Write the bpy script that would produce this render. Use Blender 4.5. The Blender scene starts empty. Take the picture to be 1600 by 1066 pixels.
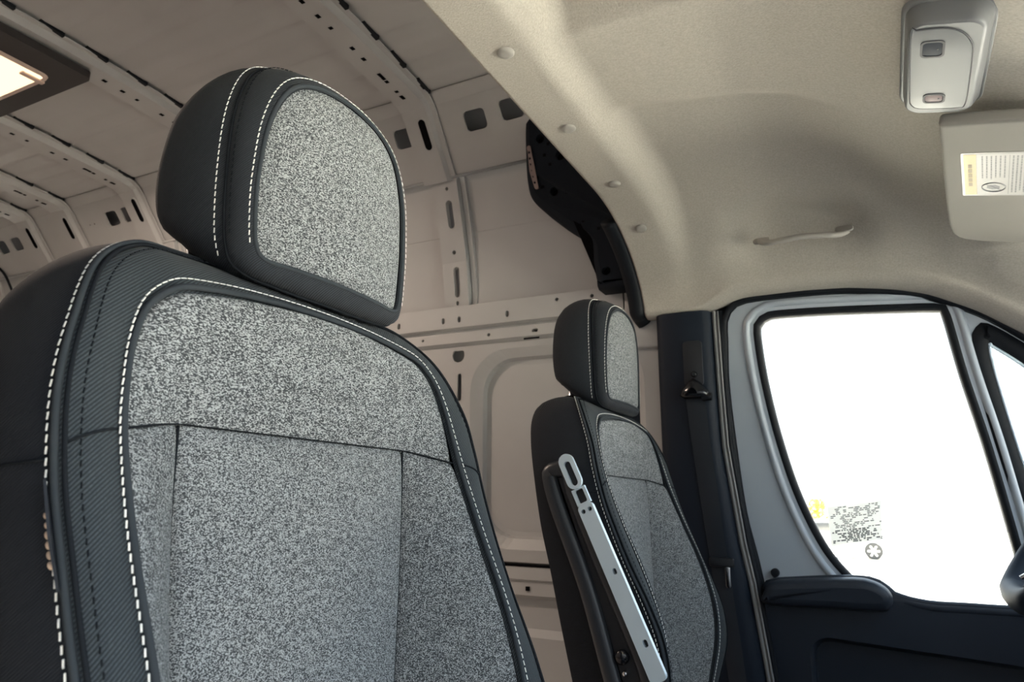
import bpy, bmesh, math, random
from mathutils import Vector, Matrix
from mathutils.geometry import tessellate_polygon
random.seed(7)
scn = bpy.context.scene
COL = scn.collection
pi = math.pi

# ------------------------------------------------------------------ camera
# world: X = van forward, Y = across to the driver's side, Z = up, cab floor at z = 0 (metres)
FPX = 1100.0
cam_d = bpy.data.cameras.new('camera')
cam = bpy.data.objects.new('camera', cam_d); COL.objects.link(cam)
cam_d.sensor_width = 36.0
cam_d.lens = FPX / 1600.0 * 36.0
cam_d.clip_start = 0.02; cam_d.clip_end = 500
vy = Vector((580, 262, FPX)).normalized()
vx = Vector((2154, -216, -FPX)); vx = (vx - vy * vx.dot(vy)).normalized()
vz = vx.cross(vy)
if vz.y > 0: vz = -vz
# rows of the rotation: camera right, camera up, camera back, in world axes
right = Vector((vx.x, vy.x, vz.x)); down = Vector((vx.y, vy.y, vz.y)); fwd = Vector((vx.z, vy.z, vz.z))
M = Matrix((right, -down, -fwd)).transposed().to_4x4()
M.translation = Vector((0.53, -1.0, 0.87))
cam.matrix_world = M
cam_d.dof.use_dof = True
cam_d.dof.focus_distance = 0.88
cam_d.dof.aperture_fstop = 11.0
scn.camera = cam

# ------------------------------------------------------------------ sky, sun, exposure
scn.view_settings.view_transform = 'Standard'
scn.view_settings.look = 'None'
scn.view_settings.gamma = 1.0
scn.view_settings.use_curve_mapping = False
scn.view_settings.exposure = 2.7
world = bpy.data.worlds.new('world'); scn.world = world
world.use_nodes = True
wn = world.node_tree; wn.nodes.clear()
wo = wn.nodes.new('ShaderNodeOutputWorld'); bg = wn.nodes.new('ShaderNodeBackground')
tc = wn.nodes.new('ShaderNodeTexCoord'); sx = wn.nodes.new('ShaderNodeSeparateXYZ')
rmp = wn.nodes.new('ShaderNodeValToRGB')
rmp.color_ramp.elements[0].position = 0.0; rmp.color_ramp.elements[0].color = (0.98, 0.98, 0.96, 1)
rmp.color_ramp.elements[1].position = 0.9; rmp.color_ramp.elements[1].color = (0.42, 0.67, 1.0, 1)
wn.links.new(tc.outputs['Generated'], sx.inputs[0]); wn.links.new(sx.outputs['Z'], rmp.inputs[0])
wn.links.new(rmp.outputs[0], bg.inputs[0]); bg.inputs[1].default_value = 0.65
wn.links.new(bg.outputs[0], wo.inputs[0])
sun_d = bpy.data.lights.new('sun', 'SUN'); sun = bpy.data.objects.new('sun', sun_d); COL.objects.link(sun)
sun_d.energy = 11.0; sun_d.angle = 0.009; sun_d.color = (1.0, 0.95, 0.86)
sun.rotation_euler = (-Vector((0.22, 0.28, 0.934))).to_track_quat('-Z', 'Y').to_euler()

# ------------------------------------------------------------------ materials
MATS = {}
def new_mat(name):
    m = bpy.data.materials.new(name); m.use_nodes = True
    nt = m.node_tree; b = nt.nodes['Principled BSDF']
    MATS[name] = m
    return m, nt, b
def plain(name, col, rough=0.5, metal=0.0, spec=0.5, bump=0.0, bscale=400, var=0.0, vscale=30):
    m, nt, b = new_mat(name)
    b.inputs['Base Color'].default_value = (*col, 1)
    b.inputs['Roughness'].default_value = rough; b.inputs['Metallic'].default_value = metal
    b.inputs['Specular IOR Level'].default_value = spec
    tcn = nt.nodes.new('ShaderNodeTexCoord')
    if var > 0:
        n = nt.nodes.new('ShaderNodeTexNoise'); n.inputs['Scale'].default_value = vscale; n.inputs['Detail'].default_value = 4
        nt.links.new(tcn.outputs['Object'], n.inputs['Vector'])
        r = nt.nodes.new('ShaderNodeValToRGB')
        r.color_ramp.elements[0].position = .3; r.color_ramp.elements[1].position = .7
        r.color_ramp.elements[0].color = (*[c * (1 - var) for c in col], 1)
        r.color_ramp.elements[1].color = (*[min(1, c * (1 + var)) for c in col], 1)
        nt.links.new(n.outputs['Fac'], r.inputs[0]); nt.links.new(r.outputs[0], b.inputs['Base Color'])
    if bump > 0:
        n = nt.nodes.new('ShaderNodeTexNoise'); n.inputs['Scale'].default_value = bscale; n.inputs['Detail'].default_value = 3
        nt.links.new(tcn.outputs['Object'], n.inputs['Vector'])
        bp = nt.nodes.new('ShaderNodeBump'); bp.inputs['Strength'].default_value = bump; bp.inputs['Distance'].default_value = 0.002
        nt.links.new(n.outputs['Fac'], bp.inputs['Height']); nt.links.new(bp.outputs[0], b.inputs['Normal'])
    return m
plain('van_paint', (0.43, 0.43, 0.425), 0.45, var=0.03, vscale=6)
plain('door_paint', (0.40, 0.45, 0.50), 0.28)
plain('headliner_felt', (0.42, 0.395, 0.345), 0.95, spec=0.1, bump=0.35, bscale=330, var=0.10, vscale=260)
plain('dark_plastic', (0.005, 0.010, 0.019), 0.6, spec=0.25, bump=0.08, bscale=900)
plain('black_plastic', (0.008, 0.010, 0.014), 0.45)
plain('gloss_black', (0.008, 0.009, 0.012), 0.18)
plain('door_trim_plastic', (0.014, 0.020, 0.031), 0.5, spec=0.4, bump=0.10, bscale=800)
plain('rubber', (0.006, 0.008, 0.011), 0.6, spec=0.2)
plain('black_foam', (0.006, 0.009, 0.014), 0.85, spec=0.2, bump=0.2, bscale=200)
plain('cavity', (0.30, 0.31, 0.33), 0.9)
plain('hole_dark', (0.006, 0.006, 0.007), 0.95, spec=0.0)
plain('thread_white', (0.80, 0.80, 0.76), 0.8, spec=0.1)
plain('thread_dark', (0.010, 0.012, 0.015), 0.8, spec=0.1)
plain('thread_beige', (0.55, 0.42, 0.32), 0.9, spec=0.1)
plain('piping_cloth', (0.030, 0.036, 0.042), 0.85, spec=0.2)
plain('chrome', (0.75, 0.76, 0.78), 0.18, metal=1.0)
plain('satin_aluminium', (0.66, 0.78, 0.86), 0.34, metal=0.35)
plain('console_plastic', (0.14, 0.145, 0.15), 0.42, bump=0.03, bscale=900)
plain('console_seam', (0.05, 0.05, 0.055), 0.6)
plain('switch_dark', (0.012, 0.018, 0.030), 0.6, spec=0.2)
plain('switch_pink', (0.20, 0.14, 0.145), 0.5, spec=0.3)
plain('visor_vinyl', (0.265, 0.25, 0.225), 0.75, spec=0.2, bump=0.05, bscale=900)
plain('label_white', (0.40, 0.39, 0.37), 0.4)
plain('label_yellow', (0.42, 0.31, 0.08), 0.4)
plain('label_ink', (0.16, 0.16, 0.16), 0.5)
plain('label_ink_soft', (0.22, 0.22, 0.22), 0.5)
plain('label_header_ink', (0.26, 0.19, 0.07), 0.5)
plain('label_clear', (0.30, 0.29, 0.27), 0.3)
plain('handle_plastic', (0.40, 0.38, 0.34), 0.6)
plain('belt_webbing', (0.012, 0.016, 0.022), 0.7, spec=0.3, bump=0.15, bscale=600)
plain('lamp_bezel', (0.030, 0.026, 0.026), 0.55)
plain('lamp_chrome_edge', (0.55, 0.42, 0.36), 0.35)
plain('lit_behind_pink', (0.24, 0.18, 0.165), 0.6)
plain('concrete', (0.72, 0.68, 0.60), 0.95, spec=0.1, var=0.06, vscale=0.6)
plain('yellow_line_paint', (0.62, 0.46, 0.04), 0.8)
plain('car_white', (0.80, 0.80, 0.80), 0.25)
plain('car_window', (0.05, 0.05, 0.05), 0.1)
plain('tyre', (0.03, 0.03, 0.03), 0.8)
plain('wheel_alloy', (0.6, 0.6, 0.6), 0.35, metal=0.3)
plain('leaf_orange', (0.55, 0.26, 0.015), 0.8)
plain('shade_van_grey', (0.05, 0.055, 0.065), 0.5)
plain('pillar_grey', (0.22, 0.22, 0.22), 0.5)
plain('clip_plastic', (0.32, 0.31, 0.28), 0.7)
plain('armrest_plastic', (0.018, 0.022, 0.028), 0.38)
plain('bonnet_silver', (0.30, 0.31, 0.33), 0.4)
plain('bark', (0.10, 0.07, 0.05), 0.9)
plain('floor_mat', (0.03, 0.03, 0.033), 0.9, spec=0.1)
plain('cargo_floor', (0.60, 0.58, 0.56), 0.6)
plain('dash_plastic', (0.035, 0.037, 0.042), 0.7)
plain('paper_ink', (0.20, 0.21, 0.22), 0.9)

def paper_mat():
    m = bpy.data.materials.new('backlit_paper'); m.use_nodes = True; nt = m.node_tree; nt.nodes.clear()
    o = nt.nodes.new('ShaderNodeOutputMaterial'); mx = nt.nodes.new('ShaderNodeMixShader')
    d = nt.nodes.new('ShaderNodeBsdfDiffuse'); t = nt.nodes.new('ShaderNodeBsdfTranslucent')
    d.inputs[0].default_value = (0.9, 0.9, 0.88, 1); t.inputs[0].default_value = (0.42, 0.43, 0.425, 1)
    mx.inputs[0].default_value = 0.45
    nt.links.new(d.outputs[0], mx.inputs[1]); nt.links.new(t.outputs[0], mx.inputs[2]); nt.links.new(mx.outputs[0], o.inputs[0])
    MATS['backlit_paper'] = m
paper_mat()
def ink_mat():
    m = bpy.data.materials.new('translucent_ink'); m.use_nodes = True; nt = m.node_tree; nt.nodes.clear()
    o = nt.nodes.new('ShaderNodeOutputMaterial'); t = nt.nodes.new('ShaderNodeBsdfTransparent')
    t.inputs[0].default_value = (0.40, 0.41, 0.42, 1)
    nt.links.new(t.outputs[0], o.inputs[0]); MATS['translucent_ink'] = m
ink_mat()
def glass_mat(name, tint):
    m = bpy.data.materials.new(name); m.use_nodes = True; nt = m.node_tree; nt.nodes.clear()
    o = nt.nodes.new('ShaderNodeOutputMaterial'); mx = nt.nodes.new('ShaderNodeMixShader')
    t = nt.nodes.new('ShaderNodeBsdfTransparent'); t.inputs[0].default_value = (*tint, 1)
    g = nt.nodes.new('ShaderNodeBsdfGlossy'); g.inputs['Roughness'].default_value = 0.02
    f = nt.nodes.new('ShaderNodeFresnel'); f.inputs['IOR'].default_value = 1.45
    nt.links.new(f.outputs[0], mx.inputs[0]); nt.links.new(t.outputs[0], mx.inputs[1]); nt.links.new(g.outputs[0], mx.inputs[2])
    nt.links.new(mx.outputs[0], o.inputs[0]); MATS[name] = m
glass_mat('window_glass', (0.93, 0.97, 0.96))
def emit_mat(name, col, s):
    m = bpy.data.materials.new(name); m.use_nodes = True; nt = m.node_tree; nt.nodes.clear()
    o = nt.nodes.new('ShaderNodeOutputMaterial'); e = nt.nodes.new('ShaderNodeEmission')
    e.inputs[0].default_value = (*col, 1); e.inputs[1].default_value = s
    nt.links.new(e.outputs[0], o.inputs[0]); MATS[name] = m
emit_mat('lamp_glow', (1.0, 0.70, 0.42), 0.32)

def twill_mat(name, col, spacing, ang, light):
    """dark cloth with fine diagonal ribs laid out along the sewn panels"""
    m, nt, b = new_mat(name)
    b.inputs['Roughness'].default_value = 0.85; b.inputs['Specular IOR Level'].default_value = 0.25
    b.inputs['Sheen Weight'].default_value = 0.04
    tcn = nt.nodes.new('ShaderNodeTexCoord')
    dp = nt.nodes.new('ShaderNodeVectorMath'); dp.operation = 'DOT_PRODUCT'
    k = 2 * pi / spacing
    dp.inputs[1].default_value = (.55 * k, math.cos(ang) * k, -math.sin(ang) * k)
    nt.links.new(tcn.outputs['Object'], dp.inputs[0])
    mb = dp
    s = nt.nodes.new('ShaderNodeMath'); s.operation = 'SINE'; nt.links.new(mb.outputs['Value'], s.inputs[0])
    mr = nt.nodes.new('ShaderNodeMapRange'); mr.inputs['From Min'].default_value = -0.6; mr.inputs['From Max'].default_value = 0.8
    nt.links.new(s.outputs[0], mr.inputs['Value'])
    no = nt.nodes.new('ShaderNodeTexNoise'); no.inputs['Scale'].default_value = 900
    nt.links.new(tcn.outputs['Object'], no.inputs['Vector'])
    mu = nt.nodes.new('ShaderNodeMath'); mu.operation = 'MULTIPLY'
    nt.links.new(mr.outputs[0], mu.inputs[0]); nt.links.new(no.outputs['Fac'], mu.inputs[1])
    mix = nt.nodes.new('ShaderNodeMix'); mix.data_type = 'RGBA'
    mix.inputs['A'].default_value = (*col, 1); mix.inputs['B'].default_value = (*[c * light for c in col], 1)
    nt.links.new(mu.outputs[0], mix.inputs['Factor']); nt.links.new(mix.outputs['Result'], b.inputs['Base Color'])
    bp = nt.nodes.new('ShaderNodeBump'); bp.inputs['Strength'].default_value = 0.5; bp.inputs['Distance'].default_value = 0.0006
    nt.links.new(mr.outputs[0], bp.inputs['Height']); nt.links.new(bp.outputs[0], b.inputs['Normal'])
twill_mat('twill_front_lit', (0.016, 0.020, 0.023), 0.0026, 0.75, 4.6)  # front border twill, base raised for the light it catches
twill_mat('twill_side_shaded', (0.008, 0.010, 0.014), 0.0020, 0.9, 1.8)  # same twill with finer ribs, shade of the sides put into a darker base
twill_mat('twill_headrest', (0.010, 0.012, 0.015), 0.0020, 0.9, 3.6)

def fleck_mat(name, ang, sc, stretch, thr):
    """salt and pepper woven seat cloth"""
    m, nt, b = new_mat(name)
    b.inputs['Roughness'].default_value = 0.9; b.inputs['Specular IOR Level'].default_value = 0.2
    tcn = nt.nodes.new('ShaderNodeTexCoord')
    mp = nt.nodes.new('ShaderNodeMapping'); mp.vector_type = 'POINT'
    mp.inputs['Rotation'].default_value = (ang, 0, 0); mp.inputs['Scale'].default_value = (1, stretch, 1)
    nt.links.new(tcn.outputs['Object'], mp.inputs['Vector'])
    v = nt.nodes.new('ShaderNodeTexVoronoi'); v.inputs['Scale'].default_value = sc; v.inputs['Randomness'].default_value = 0.75
    nt.links.new(mp.outputs[0], v.inputs['Vector'])
    sp = nt.nodes.new('ShaderNodeSeparateColor'); nt.links.new(v.outputs['Color'], sp.inputs[0])
    no = nt.nodes.new('ShaderNodeTexNoise'); no.inputs['Scale'].default_value = 130; no.inputs['Detail'].default_value = 2
    nt.links.new(tcn.outputs['Object'], no.inputs['Vector'])
    ad = nt.nodes.new('ShaderNodeMath'); ad.operation = 'MULTIPLY_ADD'; ad.inputs[1].default_value = 0.25
    nt.links.new(no.outputs['Fac'], ad.inputs[0]); nt.links.new(sp.outputs[0], ad.inputs[2])
    r = nt.nodes.new('ShaderNodeValToRGB'); r.color_ramp.elements[0].position = thr; r.color_ramp.elements[1].position = min(1, thr + 0.34)
    r.color_ramp.elements[0].color = (0.042, 0.047, 0.051, 1); r.color_ramp.elements[1].color = (0.345, 0.365, 0.37, 1)
    nt.links.new(ad.outputs[0], r.inputs[0]); nt.links.new(r.outputs[0], b.inputs['Base Color'])
    bp = nt.nodes.new('ShaderNodeBump'); bp.inputs['Strength'].default_value = 0.5; bp.inputs['Distance'].default_value = 0.0008
    nt.links.new(v.outputs['Distance'], bp.inputs['Height']); bp.invert = True; nt.links.new(bp.outputs[0], b.inputs['Normal'])
fleck_mat('fleck_yoke', 0.75, 1400, 0.45, 0.55)
fleck_mat('fleck_centre', 0.0, 1500, 0.62, 0.52)
fleck_mat('fleck_side', -0.6, 1400, 0.5, 0.58)
fleck_mat('fleck_headrest', 0.6, 1450, 0.55, 0.53)

# ------------------------------------------------------------------ helpers
def link(o, parent=None):
    COL.objects.link(o)
    if parent is not None: o.parent = parent
    return o
def tag(o, label=None, cat=None, group=None, kind=None):
    if label: o['label'] = label
    if cat: o['category'] = cat
    if group: o['group'] = group
    if kind: o['kind'] = kind
    return o
def empty(name, loc=(0, 0, 0), **kw):
    o = bpy.data.objects.new(name, None); o.location = loc; o.empty_display_size = 0.05
    COL.objects.link(o)
    return tag(o, **kw)
def mk(name, verts, faces, mat, parent=None, smooth=True, uvs=None, off=None):
    """one mesh object; off is subtracted so that children of a placed Empty keep world coordinates"""
    me = bpy.data.meshes.new(name)
    if off is not None: verts = [(v[0] - off[0], v[1] - off[1], v[2] - off[2]) for v in verts]
    me.from_pydata([tuple(v) for v in verts], [], faces)
    if uvs is not None:
        ul = me.uv_layers.new(name='UVMap')
        for lp in me.loops: ul.data[lp.index].uv = uvs[lp.vertex_index]
    me.materials.append(MATS[mat])
    if smooth: me.polygons.foreach_set('use_smooth', [True] * len(me.polygons))
    me.update()
    return link(bpy.data.objects.new(name, me), parent)
def catmull(P, n, closed=False):
    """resample a control polyline as a Catmull-Rom curve with n points, even in arc length"""
    P = [Vector(p) for p in P]; k = len(P); dense = []
    segs = k if closed else k - 1
    for i in range(segs):
        if closed: a, b, c, d = P[(i - 1) % k], P[i], P[(i + 1) % k], P[(i + 2) % k]
        else: a, b, c, d = P[max(i - 1, 0)], P[i], P[i + 1], P[min(i + 2, k - 1)]
        for j in range(16):
            t = j / 16
            dense.append(0.5 * ((2 * b) + (c - a) * t + (2 * a - 5 * b + 4 * c - d) * t * t + (3 * b - a - 3 * c + d) * t ** 3))
    dense.append(P[0].copy() if closed else P[-1].copy())
    L = [0.0]
    for i in range(1, len(dense)): L.append(L[-1] + (dense[i] - dense[i - 1]).length)
    out = []; j = 0; m = n if closed else n - 1
    for i in range(n):
        s = L[-1] * i / m
        while j < len(L) - 2 and L[j + 1] < s: j += 1
        q = L[j + 1] - L[j]
        out.append(dense[j].lerp(dense[j + 1], (s - L[j]) / q if q > 1e-12 else 0))
    return out
def loft(name, curves, mat, parent=None, closed=False, smooth=True, uvscale=None):
    n = len(curves[0]); verts = [p for c in curves for p in c]; faces = []
    for i in range(len(curves) - 1):
        for j in range(n if closed else n - 1):
            a = i * n + j; b = i * n + (j + 1) % n
            faces.append((a, b, b + n, a + n))
    uvs = []; w = 0.0; acc = None
    mid = curves[len(curves) // 2]; lens = [0.0]
    for j in range(1, n): lens.append(lens[-1] + (Vector(mid[j]) - Vector(mid[j - 1])).length)
    for i, c in enumerate(curves):
        if i: w += sum((Vector(c[j]) - Vector(curves[i - 1][j])).length for j in range(0, n, 8)) / len(range(0, n, 8))
        for j in range(n): uvs.append((lens[j], w))
    return mk(name, verts, faces, mat, parent, smooth, uvs)
def tube(name, path, r, mat, parent=None, closed=False, sides=8, flat=None):
    """round bar along a path; flat=(ra, rb, up) makes it oval"""
    P = [Vector(p) for p in path]; n = len(P); verts = []; faces = []
    up = Vector((0, 0, 1)) if flat is None else Vector(flat[2])
    ra, rb = (r, r) if flat is None else flat[:2]
    prev = None
    for i in range(n):
        t = (P[(i + 1) % n] - P[i - 1]) if closed else (P[min(i + 1, n - 1)] - P[max(i - 1, 0)])
        t.normalize()
        if flat is None and prev is not None: a = prev - t * prev.dot(t)
        else: a = up - t * up.dot(t)
        if a.length < 1e-4: a = Vector((1, 0, 0)) - t * t.x
        if a.length < 1e-4: a = Vector((0, 1, 0)) - t * t.y
        a.normalize(); prev = a; b = t.cross(a)
        for k in range(sides):
            an = 2 * pi * k / sides; verts.append(P[i] + a * (ra * math.cos(an)) + b * (rb * math.sin(an)))
    for i in range(n if closed else n - 1):
        for k in range(sides):
            k2 = (k + 1) % sides; i2 = (i + 1) % n
            faces.append((i * sides + k, i * sides + k2, i2 * sides + k2, i2 * sides + k))
    if not closed:
        faces.append(tuple(range(sides))[::-1]); faces.append(tuple((n - 1) * sides + k for k in range(sides)))
    return mk(name, verts, faces, mat, parent)
def rrect(cx, cy, w, h, r, n=5):
    r = min(r, w / 2 - 1e-5, h / 2 - 1e-5); out = []
    for (sx_, sy_, a0) in ((1, 1, 0), (-1, 1, pi / 2), (-1, -1, pi), (1, -1, 1.5 * pi)):
        for i in range(n + 1):
            a = a0 + (pi / 2) * i / n
            out.append((cx + sx_ * (w / 2 - r) + r * math.cos(a), cy + sy_ * (h / 2 - r) + r * math.sin(a)))
    return out
def circ(cx, cy, r, n=10): return [(cx + r * math.cos(2 * pi * i / n), cy + r * math.sin(2 * pi * i / n)) for i in range(n)]
def plate(name, outer, holes, mp, thick, mat, parent=None, back=False, smooth=False):
    """flat sheet with real holes: mp(u, v, w) places it, w runs through the sheet"""
    loops = [outer] + list(holes)
    tess = tessellate_polygon([[Vector((p[0], p[1], 0)) for p in l] for l in loops])
    flat = [p for l in loops for p in l]; n = len(flat)
    verts = [mp(p[0], p[1], 0) for p in flat] + [mp(p[0], p[1], thick) for p in flat]
    faces = [tuple(t) for t in tess]
    if back: faces += [tuple(i + n for i in t) for t in tess]
    s = 0
    for l in loops:
        k = len(l)
        for i in range(k):
            a = s + i; b = s + (i + 1) % k; faces.append((a, b, b + n, a + n))
        s += k
    me_o = mk(name, verts, faces, mat, parent, smooth)
    bm = bmesh.new(); bm.from_mesh(me_o.data); bmesh.ops.recalc_face_normals(bm, faces=bm.faces); bm.to_mesh(me_o.data); bm.free()
    return me_o
def bevelled(name, verts, faces, mat, parent=None, bev=0.004, seg=3, smooth=True):
    o = mk(name, verts, faces, mat, parent, False)
    bm = bmesh.new(); bm.from_mesh(o.data); bmesh.ops.remove_doubles(bm, verts=bm.verts, dist=1e-6)
    bmesh.ops.recalc_face_normals(bm, faces=bm.faces)
    if bev > 0:
        es = [e for e in bm.edges if len(e.link_faces) == 2 and e.calc_face_angle(0) > 0.5]
        bmesh.ops.bevel(bm, geom=es, offset=bev, segments=seg, affect='EDGES', profile=0.5, clamp_overlap=True)
    bm.to_mesh(o.data); bm.free()
    if smooth:
        o.data.polygons.foreach_set('use_smooth', [True] * len(o.data.polygons))
        o.data.set_sharp_from_angle(angle=0.7)
    return o
def prism(name, outline, mp, depth, mat, parent=None, bev=0.004, seg=3):
    """outline (u, v) pushed from w=0 to w=depth"""
    n = len(outline)
    verts = [mp(u, v, 0) for u, v in outline] + [mp(u, v, depth) for u, v in outline]
    faces = [tuple(range(n)), tuple(range(n, 2 * n))[::-1]] + [(i, (i + 1) % n, (i + 1) % n + n, i + n) for i in range(n)]
    return bevelled(name, verts, faces, mat, parent, bev, seg)
def box(name, lo, hi, mat, parent=None, bev=0.004, seg=2):
    x0, y0, z0 = lo; x1, y1, z1 = hi
    return prism(name, [(x0, y0), (x1, y0), (x1, y1), (x0, y1)], lambda u, v, w: (u, v, z0 + w), z1 - z0, mat, parent, bev, seg)
def boxes(name, lst, mat, parent=None):
    """many small blocks as one part: each entry (centre, half axis a, half axis b, half axis c)"""
    V = []; F = []
    for c, a, b, d in lst:
        c = Vector(c); s = len(V)
        for i in (-1, 1):
            for j in (-1, 1):
                for k in (-1, 1): V.append(c + a * i + b * j + d * k)
        F += [(s, s + 1, s + 3, s + 2), (s + 4, s + 6, s + 7, s + 5), (s, s + 4, s + 5, s + 1), (s + 2, s + 3, s + 7, s + 6), (s, s + 2, s + 6, s + 4), (s + 1, s + 5, s + 7, s + 3)]
    return mk(name, V, F, mat, parent, False)
def lathe(name, prof, origin, axis, mat, parent=None, n=20, smooth=True):
    """turned shape: prof = (radius, height) pairs along axis"""
    ax = Vector(axis).normalized(); a = ax.orthogonal().normalized(); b = ax.cross(a); o = Vector(origin)
    V = []; F = []
    for r, h in prof:
        for k in range(n): V.append(o + ax * h + (a * math.cos(2 * pi * k / n) + b * math.sin(2 * pi * k / n)) * r)
    for i in range(len(prof) - 1):
        for k in range(n): F.append((i * n + k, i * n + (k + 1) % n, (i + 1) * n + (k + 1) % n, (i + 1) * n + k))
    F.append(tuple(range(n))[::-1]); F.append(tuple((len(prof) - 1) * n + k for k in range(n)))
    ob = mk(name, V, F, mat, parent, False)
    if smooth:
        ob.data.polygons.foreach_set('use_smooth', [True] * len(ob.data.polygons)); ob.data.set_sharp_from_angle(angle=0.8)
    return ob
def interp(tab, x):
    if x <= tab[0][0]: return tab[0][1]
    for (a, b), (c, d) in zip(tab, tab[1:]):
        if x <= c: return b + (d - b) * (x - a) / (c - a)
    return tab[-1][1]
def sstep(a, b, x):
    t = max(0.0, min(1.0, (x - a) / (b - a))); return t * t * (3 - 2 * t)
def grow(poly, d):
    n = len(poly); out = []
    area = sum(poly[i][0] * poly[(i + 1) % n][1] - poly[(i + 1) % n][0] * poly[i][1] for i in range(n))
    s = 1 if area > 0 else -1
    for i in range(n):
        a, c = Vector(poly[i - 1]), Vector(poly[(i + 1) % n]); t = (c - a).normalized()
        out.append((poly[i][0] + s * t.y * d, poly[i][1] - s * t.x * d))
    return out
def copy_tree(o, parent=None):
    c = o.copy(); COL.objects.link(c); c.parent = parent
    for ch in list(o.children): copy_tree(ch, c)
    return c

# ================================================================== VAN BODY
WTAB = [(0, .93), (.70, .94), (1.0, .94), (1.25, .925), (1.36, .915), (1.48, .905), (1.56, .895), (1.64, .878), (1.74, .850), (1.85, .815), (1.91, .793)]
def W(z): return interp(WTAB, z)
XR = -3.75      # rear end of the cargo space
HA = Vector((0, .795, 1.905)); HB = Vector((0, .655, 2.085)); HD = (HB - HA).normalized(); HL = (HB - HA).length
HN = Vector((0, HD.z, -HD.y))            # out of the van, through the sloping header
def hmap(u, v, w): p = HA + HD * v + HN * w; return (u, p.y, p.z)

# floor
fl = mk('floor', [(XR, -.95, 0), (-.12, -.95, 0), (-.12, .95, 0), (XR, .95, 0)], [(0, 1, 2, 3)], 'cargo_floor', smooth=False)
tag(fl, kind='structure')
fc = box('floor', (-.12, -.93, -.06), (1.55, .97, 0.0), 'floor_mat', None, 0.004)
tag(fc, kind='structure')

# ---- far cargo wall
wl = empty('wall_left', (0, 0, 0), kind='structure')
zs = [0, .3, .6, .8, 1.0, 1.2, 1.36, 1.48, 1.56, 1.64, 1.70, 1.728, 1.734, 1.80, 1.86, 1.91]
xs_ = [XR + (0.02 - XR) * i / 30 for i in range(31)]
V = []; F = []
for x in xs_:
    for z in zs:
        V.append((x, W(z) + .028 - (.006 if z > 1.73 else 0), z))
nz = len(zs)
for i in range(len(xs_) - 1):
    for j in range(nz - 1): F.append((i * nz + j, (i + 1) * nz + j, (i + 1) * nz + j + 1, i * nz + j + 1))
mk('skin_panel', V, F, 'van_paint', wl, False)
# sloping header with square openings
sq = [(-.365, .160), (-.492, .155), (-.760, .154), (-.880, .154), (-2.170, .144), (-2.275, .143), (-2.60, .148), (-2.877, .146), (-2.985, .140), (-3.10, .140), (-1.25, .152), (-1.15, .152)]
holes = [rrect(x, v, .074, .062, .014) for x, v in sq]
holes += [circ(x, .14, .004) for x in (-2.43, -2.40)] 
plate('header_rail', [(XR, 0), (0.05, 0), (0.05, HL), (XR, HL)], holes, hmap, .006, 'van_paint', wl)
mk('header_cavity', [hmap(XR, -.01, .07), hmap(.05, -.01, .07), hmap(.05, HL + .02, .06), hmap(XR, HL + .02, .06)], [(0, 1, 2, 3)], 'cavity', wl, False)
# small lip under the header
tube('header_lip', [(XR, .793, 1.903), (0.02, .793, 1.903)], .005, 'van_paint', wl, sides=8)

# belt rail: two faces with punched holes and a groove between
def ymap(y0, slope=0.0, zref=0.0): return lambda u, v, w: (u, y0 - slope * (v - zref) + w, v)
hb = []
for x in (-.875, -.698, -.637, -.462): hb.append(rrect(x, 1.444, .012, .020, .005, 3))
for k in range(1, 9): hb += [rrect(-.875 - .35 * k, 1.444, .012, .020, .005, 3)]
hb += [circ(-.292, 1.470, .006, 8), circ(-.179, 1.468, .006, 8)]
plate('belt_rail_upper_face', [(XR, 1.418), (-.085, 1.418), (-.085, 1.488), (XR, 1.488)], hb, ymap(.880, .06, 1.418), .02, 'van_paint', wl)
hb = [circ(-.778, 1.386, .005, 8), circ(-.529, 1.384, .006, 8), rrect(-.368, 1.383, .020, .010, .003, 3), rrect(-.25, 1.384, .016, .010, .003, 3)]
plate('belt_rail_lower_face', [(XR, 1.368), (-.085, 1.368), (-.085, 1.400), (XR, 1.400)], hb, ymap(.884), .02, 'van_paint', wl)
loft('belt_rail_groove', [[(XR, .880, 1.418), (-.06, .880, 1.418)], [(XR, .897, 1.413), (-.06, .897, 1.413)], [(XR, .897, 1.404), (-.06, .897, 1.404)], [(XR, .884, 1.400), (-.06, .884, 1.400)]], 'van_paint', wl, smooth=False)
loft('belt_rail_lip', [[(XR, .884, 1.368), (-.06, .884, 1.368)], [(XR, .900, 1.358), (-.06, .900, 1.358)], [(XR, .900, 1.345), (-.06, .900, 1.345)]], 'van_paint', wl, smooth=False)
loft('belt_rail_top', [[(XR, .876, 1.488), (-.06, .876, 1.488)], [(XR, .935, 1.500), (-.06, .935, 1.500)]], 'van_paint', wl, smooth=False)
mk('belt_rail_back', [(XR, .912, 1.35), (0, .912, 1.35), (0, .912, 1.49), (XR, .912, 1.49)], [(0, 1, 2, 3)], 'hole_dark', wl, False)
mk('rail_slot', [(-.405, .8835, 1.357), (-.352, .8835, 1.357), (-.352, .8835, 1.362), (-.405, .8835, 1.362)], [(0, 1, 2, 3)], 'hole_dark', wl, False)
# end piece of the belt rail next to the pillar
prism('rail_end_piece', [(-.082, 1.30), (.06, 1.30), (.06, 1.490), (-.082, 1.490)], lambda u, v, w: (u, .874 + w + (1.49 - v) * .06, v), .03, 'van_paint', wl, .008)

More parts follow.
